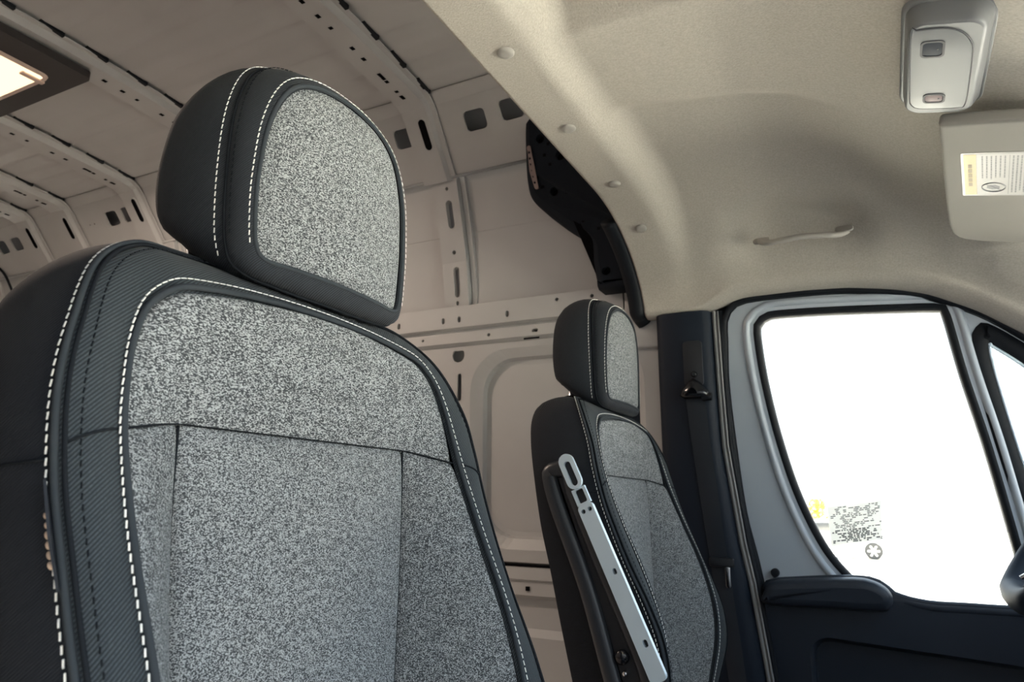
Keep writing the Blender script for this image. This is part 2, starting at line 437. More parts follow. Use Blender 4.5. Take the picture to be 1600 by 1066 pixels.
# upper posts with long slots (follow the leaning wall), one under every roof bow
POSTX = [-.655, -1.42, -2.02, -2.50, -2.78, -3.35]
for k, px in enumerate(POSTX):
    segs = [(1.49, 1.64, [rrect(px + .0, 1.575, .022, .100, .011), rrect(px - .002, 1.506, .010, .014, .004, 3)]),
            (1.64, 1.74, [circ(px - .002, 1.672, .007, 10)]),
            (1.74, 1.90, [rrect(px, 1.792, .024, .088, .012), circ(px + .0, 1.872, .006, 8)])]
    po = empty('post', (0, 0, 0)); po.parent = wl
    for z0, z1, hs in segs:
        ya, yb = W(z0) - .003, W(z1) - .003
        mp = lambda u, v, w, z0=z0, z1=z1, ya=ya, yb=yb: (u, ya + (yb - ya) * (v - z0) / (z1 - z0) + w, v)
        plate('slotted_face', [(px - .052, z0), (px + .040, z0), (px + .040, z1), (px - .052, z1)], hs, mp, .020, 'van_paint', po)
    zz = [1.49, 1.56, 1.64, 1.74, 1.85, 1.905]
    loft('flange', [[(px + .040, W(z) - .003, z) for z in zz], [(px + .044, W(z) + .016, z) for z in zz], [(px + .048, W(z) + .010, z) for z in zz], [(px + .064, W(z) + .010, z) for z in zz], [(px + .066, W(z) + .03, z) for z in zz]], 'van_paint', po, smooth=False)
    loft('slot_backing', [[(px - .05, W(z) + .019, z) for z in zz], [(px + .039, W(z) + .019, z) for z in zz]], 'cavity', po, smooth=False)
# lower wall frame: recessed panels with round corners between slotted posts
cells = [(-.562, -.055), (-1.34, -.80), (-1.95, -1.50), (-2.44, -2.09), (-3.30, -2.58)]
def rr_cell(x0, x1, z0, z1, r): return rrect((x0 + x1) / 2, (z0 + z1) / 2, x1 - x0, z1 - z0, r, 8)
hl = []
for x0, x1 in cells: hl.append(rr_cell(x0 - .04, x1 + .02, .735, 1.338, .13))
for px in POSTX[:4]:
    hl.append(rrect(px + .013, 1.226, .015, .088, .007, 4)); hl.append(circ(px + .016, 1.145, .006, 8)); hl.append(rrect(px + .018, 1.03, .015, .088, .007, 4))
    hl.append(circ(px + .008, 1.330, .023, 14))
plate('frame_sheet', [(XR, .700), (.06, .700), (.06, 1.357), (XR, 1.357)], hl, ymap(.898, .035, 1.357), .006, 'van_paint', wl)
for x0, x1 in cells:
    a = rr_cell(x0 - .04, x1 + .02, .735, 1.338, .13); b = rr_cell(x0, x1, .765, 1.310, .11); c = rr_cell(x0 + .006, x1 - .006, .772, 1.302, .105)
    d = rr_cell(x0 + .02, x1 - .02, .785, 1.288, .1)
    yy = lambda v, o: .898 + (1.357 - v) * .035 + o
    loft('panel_bevel', [[(u, yy(v, 0), v) for u, v in a], [(u, yy(v, .014), v) for u, v in b], [(u, yy(v, .030), v) for u, v in c], [(u, yy(v, .032), v) for u, v in d]], 'van_paint', wl, closed=True, smooth=False)
    mk('recessed_panel', [(u, yy(v, .032), v) for u, v in d], [tuple(range(len(d)))], 'van_paint', wl, False)
mk('frame_backing', [(XR, .972, .69), (0, .972, .69), (0, .945, 1.36), (XR, .945, 1.36)], [(0, 1, 2, 3)], 'hole_dark', wl, False)
# sill rails below the panels
loft('sill_rail', [[(XR, y, z), (-.02, y, z)] for y, z in ((.935, .700), (.935, .688), (.908, .686), (.905, .655), (.912, .650), (.910, .612), (.932, .600), (.934, .52), (.915, .50), (.915, 0))], 'van_paint', wl, smooth=False)
mk('sill_gap', [(XR, .925, .6955), (-.02, .925, .6955), (-.02, .925, .684), (XR, .925, .684)], [(0, 1, 2, 3)], 'hole_dark', wl, False)
boxes('sill_hole', [((x, .9095, .630), Vector((.006, 0, 0)), Vector((0, .002, 0)), Vector((0, 0, .006))) for x in (-.395, -.8, -1.2)], 'hole_dark', wl)['kind'] = 'stuff'

# ---- cargo roof
rf = empty('ceiling', (0, 0, 0), kind='structure')
tube('wall_line', catmull([(-3.24, .715, 1.985), (-3.19, .770, 1.925), (-3.14, .790, 1.85), (-3.11, .820, 1.76)], 16), .006, 'rubber', wl, sides=6)  # thin dark curved line on the wall near the rear post
def roofz(y): return 2.150 - .085 * y * y
V = []; F = []
ny = 140
for i, x in enumerate((XR, 0.35)):
    for j in range(ny + 1):
        y = -.622 + 1.244 * j / ny
        ph = ((y + 10) % .130) / .130
        rib = .006 * (sstep(.08, .22, ph) - sstep(.58, .72, ph))
        V.append((x, y, roofz(y) - rib))
for j in range(ny): F.append((j, ny + 1 + j, ny + 2 + j, j + 1))
mk('roof_skin', V, F, 'van_paint', rf)
for sg in (-1, 1):
    loft('roof_edge', [[(XR, sg * .622, roofz(.622) - .003), (.35, sg * .622, roofz(.622) - .003)], [(XR, sg * .630, roofz(.63) - .010), (.35, sg * .630, roofz(.63) - .010)], [(XR, sg * .660, 2.082), (.35, sg * .660, 2.082)]], 'van_paint', rf, smooth=False)
# stamped step in the roof skin near the cab
prism('roof_patch', rrect(-.36, .14, .20, .30, .03), lambda u, v, w: (u, v, roofz(v) - .009 + w), .004, 'van_paint', rf, .002)
def bow_path(o):
    P = []
    for i in range(23):
        y = -.60 + 1.20 * i / 22; P.append((y, roofz(y) - .010 - o))
    corner = [(.655, 2.085), (.70, 2.027), (.745, 1.969), (.785, 1.918), (.800, 1.900)]
    q = HN * (-(.004 + o * .6))
    left = [(-(y + q.y), z + q.z) for y, z in corner][::-1]
    rightp = [(y + q.y, z + q.z) for y, z in corner]
    pts = [Vector((y, z, 0)) for y, z in left + P + rightp]
    return [(p.x, p.y) for p in catmull(pts, 60)]
BOWX = [-.640, -1.445, -2.055, -2.52, -2.80, -3.36]
for bx in BOWX:
    bo = empty('roof_bow', (0, 0, 0)); bo.parent = rf
    lo_, hi_, mi_ = bow_path(.022), bow_path(.001), bow_path(.004)
    prof = [(-.100, hi_), (-.092, lo_), (-.002, lo_), (.010, mi_), (.026, mi_), (.028, hi_)]
    loft('bow_channel', [[(bx + dx, y, z) for y, z in pth] for dx, pth in prof], 'van_paint', bo, smooth=False)
    # rubber pads seen as black slits where the roof ribs leave a gap
    pads = []
    for j in range(10):
        yc = -.585 + .130 * j
        if abs(yc) > .60: continue
        pads.append(((bx + .028, yc, roofz(yc) - .008), Vector((.006, 0, 0)), Vector((0, .033, -.004)), Vector((0, 0, .0055))))
    boxes('gap_pad', pads, 'rubber', bo)['kind'] = 'stuff'
    dots = []
    for yc, wx in ((.58, .010), (.55, .005), (.50, .006), (.485, .005), (.47, .012), (.39, .007), (.34, .007), (.25, .005), (.20, .007), (.14, .007), (.02, .007), (-.06, .012), (-.2, .007), (-.3, .007)):
        dots.append(((bx - .045, yc, roofz(yc) - .0324), Vector((.006, 0, 0)), Vector((0, wx, 0)), Vector((0, 0, .0006))))
    boxes('punched_hole', dots, 'hole_dark', bo)['kind'] = 'stuff'
    for sgn in (1, -1):
        sl = rrect(bx - .030, .150, .026, .098, .013)
        rim = rrect(bx - .030, .150, .036, .108, .018)
        def bm_(u, v, w, s=sgn): p = hmap(u, v, w - .0185); return (p[0], s * p[1], p[2])
        plate('slot_rim', rim, [sl], bm_, .003, 'van_paint', bo)
        mk('slot', [bm_(u, v, .001) for u, v in sl], [tuple(range(len(sl)))], 'hole_dark', bo, False)
# headers and wall on the near side, back doors (behind the camera or hidden, they close the space)
wr = empty('wall_right', (0, 0, 0), kind='structure')
V = []; F = []
for x in (XR, -.02):
    for z in zs: V.append((x, -(W(z) + .02), z))
    V.append((x, -.655, 2.085))
k = nz + 1
for j in range(k - 1): F.append((j, k + j, k + j + 1, j + 1))
mk('skin_panel', V, F, 'van_paint', wr, False)
plate('header_rail', [(XR, 0), (0.05, 0), (0.05, HL), (XR, HL)], [rrect(x, v, .074, .062, .014) for x, v in sq], lambda u, v, w: (u, -hmap(u, v, w)[1], hmap(u, v, w)[2]), .006, 'van_paint', wr)
wb = prism('wall_back', [(-.95, 0), (.95, 0), (.93, 1.3), (.80, 1.92), (.66, 2.12), (-.66, 2.12), (-.80, 1.92), (-.93, 1.3)], lambda u, v, w: (XR - w, u, v), .05, 'van_paint', None, 0)
tag(wb, kind='structure')
# outer body skin over cargo space and cab (keeps daylight out of the double walls)
def shell_sec(x, ylow, zlow, ztop):
    h = [(ylow, zlow), (ylow - .02, zlow + .35 * (ztop - zlow)), (ylow - .09, zlow + .72 * (ztop - zlow)), (ylow - .19, zlow + .93 * (ztop - zlow)), (.55, ztop), (0, ztop + .04)]
    return [(x, y, z) for y, z in h] + [(x, -y, z) for y, z in h[::-1][1:]]
osh = loft('ceiling_outer_skin', [shell_sec(x, 1.0, -.05, 2.20) for x in (XR - .06, -2.0, .02)], 'van_paint', None)
tag(osh, kind='structure')
rc = loft('ceiling_cab_skin', [shell_sec(x, .905, zl, zt) for x, zl, zt in ((-.04, 1.385, 2.20), (.2, 1.40, 2.14), (.5, 1.415, 1.95), (.8, 1.31, 1.70), (.96, 1.18, 1.48))], 'van_paint', None)
tag(rc, kind='structure')

# ================================================================== HEADLINER
ZT = [(-.02, 1.588), (.090, 1.588), (.130, 1.617), (.36, 1.617), (.44, 1.606), (.52, 1.581), (.60, 1.546), (.68, 1.503), (.75, 1.476), (.85, 1.445), (.95, 1.405)]
ZE = [(-.02, 1.372), (.15, 1.372), (.19, 1.386), (.25, 1.402), (.40, 1.403), (.50, 1.398), (.60, 1.382), (.67, 1.362), (.76, 1.315), (.84, 1.255), (.95, 1.165)]
def smoothtab(tab, x, h=.02): return (interp(tab, x - h) + 2 * interp(tab, x) + interp(tab, x + h)) / 4
def bez(a, b, c, d, t): return (a * (1 - t) ** 3 + 3 * b * t * (1 - t) ** 2 + 3 * c * t * t * (1 - t) + d * t ** 3)
def hl_section(x, n_flat=60, n_b=40, n_l=10):
    """half section (y >= 0) of the headliner at x"""
    zt = smoothtab(ZT, x, .012); ze = smoothtab(ZE, x, .02)
    pil = 1 - sstep(.13, .24, x)                      # the part that runs down over the door pillar
    out = []
    for i in range(n_flat): out.append((.44 * i / n_flat, zt))
    p3 = (.800 + .028 * pil, ze + .040 - .022 * pil); p1 = (.60 + .03 * pil, zt); p2 = (.765 + .03 * pil, ze + .12)
    for i in range(n_b):
        t = i / n_b; out.append((bez(.44, p1[0], p2[0], p3[0], t), bez(zt, p1[1], p2[1], p3[1], t)))
    for i in range(n_l + 1):
        a = pi / 2 * i / n_l
        out.append((p3[0] + (.872 - p3[0]) * (1 - math.cos(a)), p3[1] + (ze - p3[1]) * math.sin(a)))
    return out
def dome(x, y):
    """raised pockets over the two seats"""
    e = .195 + .22 * max(0, x - .15)                  # edge of the driver's pocket, beside the centre rib
    xf = .66 - .17 * sstep(.80, .22, y)
    d1 = sstep(e - .028, e + .028, y) * sstep(.105, .160, x) * sstep(xf + .08, xf - .08, x) * sstep(.80, .60, y)
    d2 = sstep(-.060, -.135, y) * sstep(.115, .150, x) * sstep(.60, .50, x) * sstep(-.80, -.60, y)
    return .019 * d1 + .050 * d2
xs_ = [-.008 + (.955 + .008) * i / 200 for i in range(201)]
curves = []
for x in xs_:
    h = hl_section(x); full = [(-y, z) for y, z in h[::-1]] + h[1:]
    hx = 0.03 * math.exp(-((x - .41) / .10) ** 2)
    row = []
    for y, z in full:
        zz_ = z + dome(x, y)
        # scooped pocket behind the grab handle
        g = math.exp(-((x - .410) / .140) ** 4) * math.exp(-((abs(y) - .722) / .055) ** 2)
        # shallow bay that takes the sun visor
        mv = sstep(.615, .660, x) * sstep(.07, .12, abs(y)) * sstep(.78, .70, abs(y))
        zv = 1.462 - .073 * (abs(y) - .135) - .245 * (x - .657) + .026
        zz_ += mv * max(0.0, zv - zz_)
        row.append((x, y + math.copysign(.034 * g, y), zz_ + .034 * g))
    curves.append(row)
hl_o = loft('headliner', curves, 'headliner_felt')
sol = hl_o.modifiers.new('thickness', 'SOLIDIFY'); sol.thickness = .008; sol.offset = -1
tag(hl_o, 'beige-grey felt headliner moulded over the cab seats, meeting the door frame', 'headliner')
def hl_z(x, y):
    h = hl_section(x); ya = abs(y)
    return interp([(a, b) for a, b in h], ya) + dome(x, y)
for y in (-.625, -.365, -.105, .160, .432, .635):
    z = hl_z(.046, y); n = Vector((0, -(hl_z(.046, y + .01) - hl_z(.046, y - .01)) / .02 * -1, -1)).normalized()
    n = Vector((0, (hl_z(.046, y + .01) - hl_z(.046, y - .01)) / .02, -1)).normalized()
    lathe('clip_button', [(.0145, -.004), (.0145, .002), (.0125, .0045), (.006, .0052), (.001, .0054)], (.046, y, z), n, 'clip_plastic', hl_o, 18)

# grab handle over the driver's door
gh = empty('grab_handle', (.415, .72, 1.50), label='beige grab handle set in the headliner pocket above the driver door window', cat='grab handle')
off = Vector((.415, .72, 1.50))
path = catmull([(.318, .742, 1.512), (.335, .712, 1.494), (.37, .698, 1.490), (.415, .694, 1.491), (.46, .697, 1.488), (.492, .710, 1.489), (.508, .742, 1.505)], 40)
o = tube('grip', [p - off for p in path], .01, 'handle_plastic', gh, sides=12, flat=(.007, .011, (0, -.5, 1)))
for x in (.320, .506):
    prism('mounting_foot', rrect(0, 0, .040, .024, .010), lambda u, v, w, x=x: (x + u - off.x, .735 + v * .6 + w - off.y, 1.512 + v * .8 - off.z), .012, 'handle_plastic', gh, .003)

# black rubber edge trim along the rear rim of the headliner
rb = [(-.010, y, z) for y, z in hl_section(-.008) if y > .60]
P = catmull([(-.030, y + .004, z + .010 - .004) for _, y, z in rb[::3]] + [(-.022, .878, 1.366)], 60)
et = tube('edge_seal', P, .012, 'rubber', None, sides=10, flat=(.022, .014, (1, 0, 0)))
tag(et, 'thick black rubber edge trim hanging along the rear rim of the headliner', 'edge trim')

# ---- overhead lamp console
oc_o = Vector((.664, .062, 1.499))
oc = empty('overhead_lamp_console', oc_o, label='grey plastic overhead map lamp console with two small switches on headliner', cat='overhead lamp')
def slopez(x, y): return -.22 * x - .06 * y
prism('base_plate', rrect(0, 0, .108, .250, .028, 6), lambda u, v, w: (u, v, w - .004 + slopez(u, v)), .010, 'console_plastic', oc, .003)
mid = rrect(-.001, -.004, .098, .236, .026, 7)
low = rrect(-.0075, -.012, .085, .214, .022, 7)
def lowz(u, v): return -.034 + slopez(u, v)
n_ = len(mid)
rows = [[(u, v, -.003 + slopez(u, v)) for u, v in mid], [(u, v, -.009 + slopez(u, v)) for u, v in mid]]
for t in (.3, .6, .85): rows.append([(a[0] * (1 - t) + b[0] * t, a[1] * (1 - t) + b[1] * t, (-.009 + slopez(*a)) * (1 - t) + lowz(*b) * t) for a, b in zip(mid, low)])
for g, dz in ((-.0006, -.0012), (-.003, -.002)): rows.append([(u, v, lowz(u, v) + dz + .002) for u, v in grow(low, g)])
hs_ = loft('housing', rows, 'console_plastic', oc, closed=True)
lf = grow(low, -.003)
mk('lamp_face', [(u, v, lowz(u, v)) for u, v in lf], [tuple(range(len(lf)))], 'console_plastic', hs_, False)
face = [(-.047, -.100), (-.040, -.108), (-.018, -.110), (-.002, -.107), (.012, -.096), (.021, -.078), (.025, -.055), (.027, .030), (.026, .072), (.018, .080), (-.030, .080), (-.040, .072), (-.045, .050)]
face = [(p.x, p.y) for p in catmull([(a, b, 0) for a, b in face], 70, True)]
tube('face_seam', [(u, v, lowz(u, v) - .0004) for u, v in face], .0008, 'console_seam', hs_, closed=True, sides=6)
prism('cover_panel', grow(face, -.0012), lambda u, v, w: (u, v, lowz(u, v) + .0004 - w), .0016, 'console_plastic', hs_, .0005)
for nm, uc, v0, mt_, hgt in (('reading_lamp_switch', -.021, -.067, 'switch_dark', .030), ('dome_lamp_switch', -.014, .052, 'switch_pink', .018)):
    sw = empty(nm, (0, 0, 0)); sw.parent = oc
    fr = rrect(uc, v0, .028, hgt + .006, .007, 4); inn = rrect(uc, v0, .023, hgt, .006, 4)
    plate('switch_frame', fr, [inn], lambda u, v, w: (u, v, lowz(u, v) - .0022 + w), .003, 'console_seam', sw)
    prism('switch_cap', inn, lambda u, v, w: (u, v, lowz(u, v) + .0006 - w), .0022, mt_, sw, .001)
    lathe('switch_dot', [(.0012, 0), (.0012, .0006)], (uc + .006, v0, lowz(uc + .006, v0) - .0016), (0, 0, -1), 'console_seam', sw, 8)

# ---- sun visor with warning label
va, vb_, vc_ = Vector((.657, .135, 1.462)), Vector((.707, .640, 1.425)), Vector((.845, .150, 1.415))
vo = va.copy()
vu = (vb_ - va).normalized(); vn = vu.cross(vc_ - va).normalized(); vv = vn.cross(vu).normalized()
if vn.z > 0: vn = -vn
if vv.x < 0: vv = -vv
vis = empty('sun_visor', vo, label='grey vinyl sun visor folded up above the windscreen on the driver side', cat='sun visor')
def vmap(u, v, w): return vu * u + vv * v + vn * w
LU, LV = (vb_ - va).length, .185
outl = [(p[0], p[1]) for p in catmull([(.038, .012, 0), (.050, 0, 0), (.12, -.001, 0), (.30, -.002, 0), (LU - .07, 0, 0), (LU - .02, .012, 0), (LU - .003, .045, 0), (LU, .10, 0), (LU - .002, LV - .02, 0), (LU - .03, LV, 0), (.25, LV, 0), (.058, LV, 0), (.038, LV - .02, 0)], 90, True)]
prism('visor_board', outl, lambda u, v, w: vmap(u, v, w - .011), .022, 'visor_vinyl', vis, .007, 4)
tube('visor_pivot_rod', [vmap(LU * .2, LV + .008, -.004), vmap(LU + .03, LV + .008, -.004), vmap(LU + .05, LV + .03, -.03)], .005, 'handle_plastic', vis)
box_l = (.135, .030, .150, .150)     # u0, v0, length u, length v
lab = prism('warning_label', rrect(box_l[0] + box_l[2] / 2, box_l[1] + box_l[3] / 2, box_l[2] + .008, box_l[3] + .008, .003, 2), lambda u, v, w: vmap(u, v, .0112 + w), .0004, 'label_clear', vis, 0)
def lrect(name, u0, v0, u1, v1, mat, h=.0120): 
    return mk(name, [vmap(u0, v0, h), vmap(u1, v0, h), vmap(u1, v1, h), vmap(u0, v1, h)], [(0, 1, 2, 3)], mat, lab, False)
u0, v0 = box_l[0], box_l[1]; du, dv = box_l[2], box_l[3]
lrect('label_sheet', u0, v0 + .018, u0 + du, v0 + dv, 'label_white')
lrect('label_header', u0, v0, u0 + du, v0 + .0175, 'label_yellow')
lst = []
def lline(ua, ub, v, th, jitter=True):
    u = ua
    while u < ub:
        l = random.uniform(.004, .012) if jitter else ub - ua
        e = min(ub, u + l); c = vmap((u + e) / 2, v, .0122)
        lst.append((c, vu * ((e - u) / 2), vv * th, vn * .00005)); u = e + .0016
for k in range(6): lline(u0 + .006, u0 + du * .60 - random.uniform(0, .012), v0 + .026 + .0062 * k, .0010)
for k in range(7): lline(u0 + .006, u0 + du - random.uniform(.006, .02), v0 + .068 + .0055 * k, .0011)
for k in range(7): lline(u0 + .006, u0 + du - random.uniform(.006, .02), v0 + .112 + .0055 * k, .0011)
boxes('label_print', lst, 'label_ink_soft', lab)['kind'] = 'stuff'
lst = []
lline(u0 + .004, u0 + du - .004, v0 + .063, .0004, False); lline(u0 + .004, u0 + du - .004, v0 + .108, .0004, False)
boxes('label_rule', lst, 'label_ink_soft', lab)['kind'] = 'stuff'
lst = []
for k in range(5): 
    c = vmap(u0 + .040 + .017 * k, v0 + .0088, .0122); lst.append((c, vu * .0065, vv * .0028, vn * .00005))
boxes('label_header_print', lst, 'label_header_ink', lab)['kind'] = 'stuff'
cu, cv = u0 + du * .80, v0 + .042
tube('pictogram_ring', [vmap(cu + .017 * math.cos(2 * pi * i / 28), cv + .017 * math.sin(2 * pi * i / 28), .0122) for i in range(28)], .0011, 'label_ink_soft', lab, closed=True, sides=5)
boxes('pictogram_bar', [(vmap(cu, cv, .0123), (vu + vv).normalized() * .016, (vu - vv).normalized() * .0011, vn * .0001)], 'label_ink_soft', lab)
mk('pictogram_figure', [vmap(cu + a, cv + b, .0121) for a, b in ((-.008, -.009), (.002, -.010), (.009, -.002), (.006, .008), (-.003, .009), (-.010, .002))], [tuple(range(6))], 'label_ink_soft', lab, False)

# ================================================================== DRIVER'S DOOR
dr = empty('door_1', (0, 0, 0), kind='structure')
def dy(z): return .870 + (1.36 - z) * .13
def dmap(o): return lambda u, v, w: (u, dy(v) + o + w, v)
WIN = [(.284, 1.311), (.289, 1.332), (.300, 1.344), (.323, 1.349), (.41, 1.347), (.502, 1.342), (.60, 1.335), (.680, 1.328), (.693, 1.318), (.715, 1.175), (.747, 1.001), (.781, .772), (.792, .69), (.738, .645), (.60, .645), (.50, .665), (.448, .712), (.397, .784), (.349, .906), (.315, 1.048), (.293, 1.19)]
WINc = [(p.x, p.y) for p in catmull([(a, b, 0) for a, b in WIN], 120, True)]
QTR = [(.737, 1.21), (.742, 1.255), (.757, 1.283), (.780, 1.288), (.843, 1.238), (.92, 1.16), (.99, 1.07), (1.03, .97), (1.02, .84), (.96, .76), (.87, .74), (.812, .78), (.790, .88), (.760, 1.05)]
QTRc = [(p.x, p.y) for p in catmull([(a, b, 0) for a, b in QTR], 90, True)]
FRM = [(.204, 1.30), (.206, 1.345), (.222, 1.375), (.262, 1.391), (.40, 1.392), (.506, 1.386), (.60, 1.370), (.667, 1.352), (.764, 1.302), (.842, 1.240), (.95, 1.145), (1.04, 1.03), (1.09, .90), (1.10, .60), (1.08, .30), (.85, .12), (.45, .10), (.30, .20), (.262, .40), (.256, .60), (.240, .73), (.218, .856), (.206, 1.018), (.199, 1.184)]
FRMc = [(p.x, p.y) for p in catmull([(a, b, 0) for a, b in FRM], 160, True)]
w1 = grow(WINc, .016); q1 = grow(QTRc, -.001)
plate('door_frame', FRMc, [w1, q1], dmap(0), .035, 'door_paint', dr)
# raised inner bead of the painted frame round the window
for g, o_, mt_ in ((.034, -.004, 'door_paint'),):
    tube('frame_bead', [(u, dy(v) + .004, v) for u, v in grow(WINc, g)], .012, mt_, dr, closed=True, sides=10, flat=(.012, .010, (0, 1, 0)))
# window seal, pane
loft('window_seal', [[(u, dy(v) + .004, v) for u, v in grow(WINc, .019)], [(u, dy(v) - .002, v) for u, v in grow(WINc, .014)], [(u, dy(v) - .001, v) for u, v in grow(WINc, .005)], [(u, dy(v) + .010, v) for u, v in WINc], [(u, dy(v) + .030, v) for u, v in grow(WINc, -.001)]], 'rubber', dr, closed=True)
pg = grow(WINc, .006)
mk('window_pane', [(u, dy(v) + .022, v) for u, v in pg], [tuple(range(len(pg)))], 'window_glass', dr, False)
qs = grow(QTRc, -.034)
loft('quarter_window_seal', [[(u, dy(v) + .006, v) for u, v in grow(QTRc, .002)], [(u, dy(v) - .004, v) for u, v in grow(QTRc, -.005)], [(u, dy(v) - .004, v) for u, v in grow(QTRc, -.036)], [(u, dy(v) + .004, v) for u, v in grow(QTRc, -.041)]], 'rubber', dr, closed=True)
tube('quarter_window_bead', [(u, dy(v) + .002, v) for u, v in grow(QTRc, -.042)], .0042, 'satin_aluminium', dr, closed=True, sides=8)
mk('quarter_window_pane', [(u, dy(v) + .010, v) for u, v in grow(QTRc, -.030)], [tuple(range(len(QTRc)))], 'window_glass', dr, False)
# weatherstrip between body and door
ws = [p for p in FRMc]
tube('door_weatherstrip', [(u, dy(v) - .004, v) for u, v in grow(ws, .010)], .009, 'rubber', dr, closed=True, sides=8)
loft('opening_flange', [[(u, dy(v) + .004, v) for u, v in grow(FRMc, .001)], [(u, dy(v) + .012, v) for u, v in grow(FRMc, .018)], [(u, dy(v) + .03, v) for u, v in grow(FRMc, .06)]], 'rubber', dr, closed=True)
lathe('door_pin', [(.0105, 0), (.0105, .008), (.0085, .0115), (.002, .012)], (.275, dy(.709) - .001, .709), (0, -1, 0), 'rubber', dr, 18)
# inner trim
TRM = [(.250, .60), (.253, .655), (.262, .688), (.290, .697), (.45, .712), (.505, .706), (.535, .682), (.60, .668), (.68, .668), (.74, .668), (.80, .672), (.86, .70), (.95, .72), (1.06, .74), (1.08, .50), (1.06, .30), (.85, .14), (.45, .12), (.31, .22), (.262, .42)]
TRMc = [(p.x, p.y) for p in catmull([(a, b, 0) for a, b in TRM], 140, True)]
tr = empty('door_trim', (0, 0, 0)); tr.parent = dr
PK = rr_cell(.345, .98, .20, .575, .05)
PK = [(u, v - .06 * (u - .345)) for u, v in PK]
plate('trim_panel', TRMc, [PK], lambda u, v, w: (u, dy(v) - .055 + .02 * sstep(.66, .72, v) + w, v), .05, 'door_trim_plastic', tr)
tube('trim_top_edge', [(u, dy(v) - .043 + .02 * sstep(.66, .72, v), v - .010) for u, v in TRMc], .014, 'door_trim_plastic', tr, closed=True, sides=10)
loft('pocket_wall', [[(u, dy(v) - .055, v) for u, v in PK], [(u, dy(v) - .045, v) for u, v in grow(PK, -.008)], [(u, dy(v) - .028, v) for u, v in grow(PK, -.012)]], 'door_trim_plastic', tr, closed=True)
gp = grow(PK, -.012)
mk('pocket_floor', [(u, dy(v) - .028, v) for u, v in gp], [tuple(range(len(gp)))], 'door_trim_plastic', tr, False)
# elbow rest: padded ledge with a rounded front end
AR = [(.258, .640), (.256, .672), (.270, .692), (.32, .701), (.45, .7115), (.492, .708), (.520, .694), (.532, .674), (.527, .654), (.505, .642), (.40, .640)]
ARc = [(p.x, p.y) for p in catmull([(a, b, 0) for a, b in AR], 80, True)]
rows = []
for o_, g in ((-.030, 0.0), (-.075, 0.0), (-.086, -.004), (-.092, -.010), (-.094, -.020)):
    rows.append([(u, dy(v) + o_, v) for u, v in grow(ARc, g)])
er = loft('elbow_rest', rows, 'door_trim_plastic', tr, closed=True)
mk('elbow_rest_pad', [(u, dy(v) - .094, v) for u, v in grow(ARc, -.020)], [tuple(range(len(ARc)))], 'door_trim_plastic', er, False)
# paper sheet on the glass
st = mk('window_sticker', [(.407, dy(.872) + .0185, .872), (.527, dy(.890) + .0185, .890), (.522, dy(.798) + .0185, .798), (.408, dy(.776) + .0185, .776)], [(0, 1, 2, 3)], 'backlit_paper', None, False)
tag(st, 'small white printed paper sheet stuck to the rear corner of the driver window', 'paper sheet')
lst = []
ux, uz = Vector((.119, -.0022, .017)), Vector((.002, .0120, -.094))
for r in range(22):
    t = .05 + .92 * r / 22; s = .04
    while s < .95:
        l = random.uniform(.02, .10)
        if random.random() < (.50 if not (.25 < s < .72 and t > .62) else .92):
            c = Vector((.407, dy(.872) + .0172, .872)) + ux * (s + l / 2) + uz * t
            lst.append((c, ux * (l / 2), uz * (.012 if t < .62 else .017), Vector((0, .0001, 0))))
        s += l + .02
sp_ = boxes('printed_text', lst, 'translucent_ink', st); sp_['kind'] = 'stuff'

# ================================================================== B PILLAR, SEAT BELT
pt = empty('trim_1', (0, 0, 0), kind='structure')
pz = [0, .25, .47, .69, .78, .95, 1.02, 1.18, 1.30, 1.376]
PR = [(0, .255), (.25, .25), (.47, .243), (.69, .216), (.78, .200), (.95, .180), (1.02, .172), (1.18, .168), (1.376, .166)]
PL = [(0, .04), (.69, .028), (.95, .020), (1.376, .020)]
PY = lambda z: .838 + (1.376 - z) * .055
rows = []
for f_, o_ in ((0, .06), (0, .010), (.06, .001), (.14, -.004), (.50, -.008), (.86, -.004), (.95, .003), (1, .018), (1.0, .06)):
    rows.append([(interp(PL, z) + (interp(PR, z) - interp(PL, z)) * f_, PY(z) + o_, z) for z in pz])
loft('pillar_cover', rows, 'dark_plastic', pt)
# bright painted flange and seal lip by the door opening
loft('pillar_flange', [[(interp(PR, z) + .002, PY(z) + .020, z) for z in pz], [(interp(PR, z) + .008, PY(z) + .014, z) for z in pz], [(interp(PR, z) + .014, PY(z) + .024, z) for z in pz]], 'pillar_grey', pt)
tube('opening_seal', [(interp(PR, z) + .022, PY(z) + .026, z) for z in pz], .008, 'rubber', pt, sides=8)
tube('opening_seal_lip', [(interp(PR, z) + .017, PY(z) + .019, z) for z in pz], .0030, 'pillar_grey', pt, sides=8)
# sealing jamb behind
mk('pillar_jamb', [(-.10, .955, 0), (.29, .995, 0), (.26, .975, .6), (.22, .945, .9), (.215, .905, 1.42), (-.10, .905, 1.42)], [(0, 1, 2, 3, 4, 5)], 'dark_plastic', pt, False)
sb_o = Vector((.118, PY(1.16) - .012, 1.16))
sb = empty('seat_belt', sb_o, label='black seat belt running from the pillar ring down beside the driver seat', cat='seat belt')
def S(p): return (p[0] - sb_o.x, p[1] - sb_o.y, p[2] - sb_o.z)
# height adjuster slot
prism('adjuster_plate', rrect(.118, 1.235, .050, .12, .01), lambda u, v, w: S((u, PY(v) - .0085 - w, v)), .003, 'black_plastic', sb, .001)
